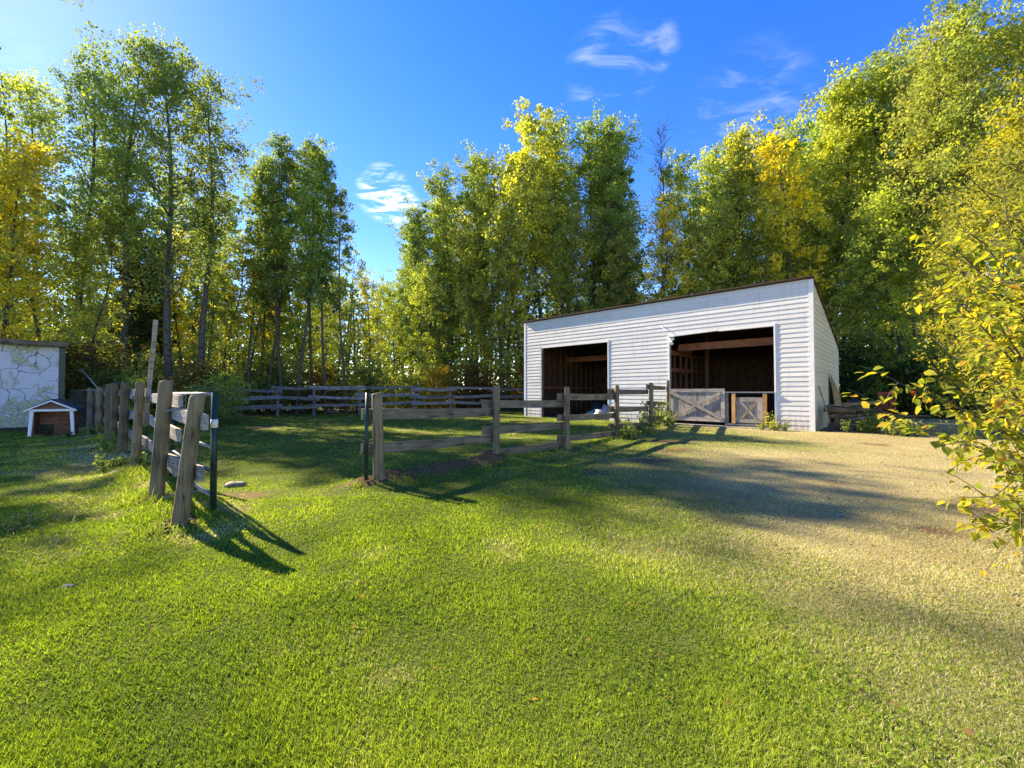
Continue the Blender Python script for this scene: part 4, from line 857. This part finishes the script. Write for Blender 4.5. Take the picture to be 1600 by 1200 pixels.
for k, lst in groups.items():
    V = []; Fq = []
    for n_, (p_, d) in enumerate(lst):
        M = np.array(leaf_rot(d))*.072*rr.uniform(.65, 1.2); V.append(base_v @ M.T+np.array(p_))
    V = np.concatenate(V); fs = [tuple(q+8*i for q in f) for i in range(len(lst)) for f in Lm.f]
    me = bpy.data.meshes.new('foliage'); me.from_pydata(V.tolist(), [], fs); a = me.attributes.new('tint', 'FLOAT', 'POINT'); a.data.foreach_set('value', np.repeat(np.random.default_rng(k).random(len(lst))*.6+.15, 8).astype(np.float32))
    o = link('foliage', me, nb_, bleaf_m); o.color = (*pal[k], 1); tag(o, kind='stuff')

# ------------------------------------------------------------------ fallen leaves, straw and stones on the lawn
rng = np.random.default_rng(12); n = 1500
X = np.where(rng.random(n) < .7, rng.uniform(.5, 9, n), rng.uniform(-10, 4, n)); Y = rng.uniform(1.6, 13, n); bx, by = barn_xy(X, Y); ok = by < -.1; X, Y = X[ok], Y[ok]; n = len(X)
C = np.stack([X, Y, gz(X, Y)+.03], -1); nr_ = rand_dirs(rng, n, 2.2); ax = np.cross(nr_, rand_dirs(rng, n)); ax /= np.linalg.norm(ax, axis=1)[:, None]; s_ = .030*(.5+.8*rng.random(n))
o = link('fallen_leaves', quads_to_mesh('fallen_leaves', C, nr_, ax, s_, s_*.7, rng.random(n)), None, leaf_m); o.color = (.24, .15, .07, 1); tag(o, 'dry fallen leaves scattered over the lawn', 'leaves', kind='stuff')
n = 5200; i = rng.integers(0, 5, n); t = rng.random(n); A = np.array(LP); X = A[i, 0]*(1-t)+A[i+1, 0]*t-.35+rng.normal(size=n)*.45; Y = A[i, 1]*(1-t)+A[i+1, 1]*t-.55+rng.normal(size=n)*.45
ok = (fbm(X*1.3, Y*1.3, 91) > .5); X, Y = X[ok], Y[ok]; n = len(X); C = np.stack([X, Y, gz(X, Y)+.015+.035*rng.random(n)], -1); nr_ = rand_dirs(rng, n, 2.); ax = np.cross(nr_, rand_dirs(rng, n)); ax /= np.linalg.norm(ax, axis=1)[:, None]
o = link('straw', quads_to_mesh('straw', C, nr_, ax, .05+.08*rng.random(n), np.full(n, .0032), rng.random(n)*.4+.1), None, leaf_m); o.color = (.55, .47, .28, 1); tag(o, 'pale dry grass clippings lying beside the round-post fence', 'straw', kind='stuff')
for px, y, s_, lab in ((113, 913, .028, 'pale stone in the shaded lawn left of the round posts'), (1309, 805, .03, 'small white stone on the dry grass in the shade band'), (520, 645, .28, 'low grey stone lying in the paddock grass'), (370, 757, .10, 'flat stone on bare soil behind the metal gate')):
    D = Dy(y); p = at(px, D); g = np.random.default_rng(px); n_, k_ = 10, 6; V = []
    for j in range(k_):
        ph = math.pi*(j/(k_-1)-.5)
        for i in range(n_): th = 6.283*i/n_; q = 1+.16*g.normal(); V.append((s_*math.cos(th)*math.cos(ph)*q*1.5, s_*math.sin(th)*math.cos(ph)*q, s_*.42*math.sin(ph)*q))
    fs = [(j*n_+i, j*n_+(i+1) % n_, (j+1)*n_+(i+1) % n_, (j+1)*n_+i) for j in range(k_-1) for i in range(n_)]
    o = link('stone', npmesh('stone', np.array(V), np.array(fs), True), None, stone_m, (p.x, p.y, gz1(p.x, p.y)+s_*.25)); tag(o, lab, 'stone')

# clods of soil on the ridge under the first bay of the brown fence and round the posts
n = 420; t = rng.random(n); A, B = np.array(RP[0]), np.array(RP[1]); X = A[0]+(B[0]-A[0])*t+rng.normal(size=n)*.13; Y = A[1]+(B[1]-A[1])*t+rng.normal(size=n)*.13
j = rng.integers(0, 4, n//4); X[:n//4] = np.array(LP)[j, 0]+rng.normal(size=n//4)*.16; Y[:n//4] = np.array(LP)[j, 1]+rng.normal(size=n//4)*.16
sz = .012+.028*rng.random(n)**2; O = np.array([(1, 0, 0), (0, 1, 0), (-1, 0, 0), (0, -1, 0), (0, 0, .7), (0, 0, -.7)], float)
V = (np.stack([X, Y, gz(X, Y)+sz*.3], -1)[:, None, :]+O[None]*sz[:, None, None]*(.7+.6*rng.random((n, 6, 1)))).reshape(-1, 3)
fo = np.array([(0, 1, 4), (1, 2, 4), (2, 3, 4), (3, 0, 4), (1, 0, 5), (2, 1, 5), (3, 2, 5), (0, 3, 5)])
clod_m = plain('soil clod', (.15, .095, .055), .95, .25, 30, bump=.4)
tag(link('soil_clods', npmesh('soil_clods', V, (np.arange(n)[:, None, None]*6+fo[None]).reshape(-1, 3)), None, clod_m), 'crumbs of brown soil on the ridge under the brown fence', 'soil', kind='stuff')
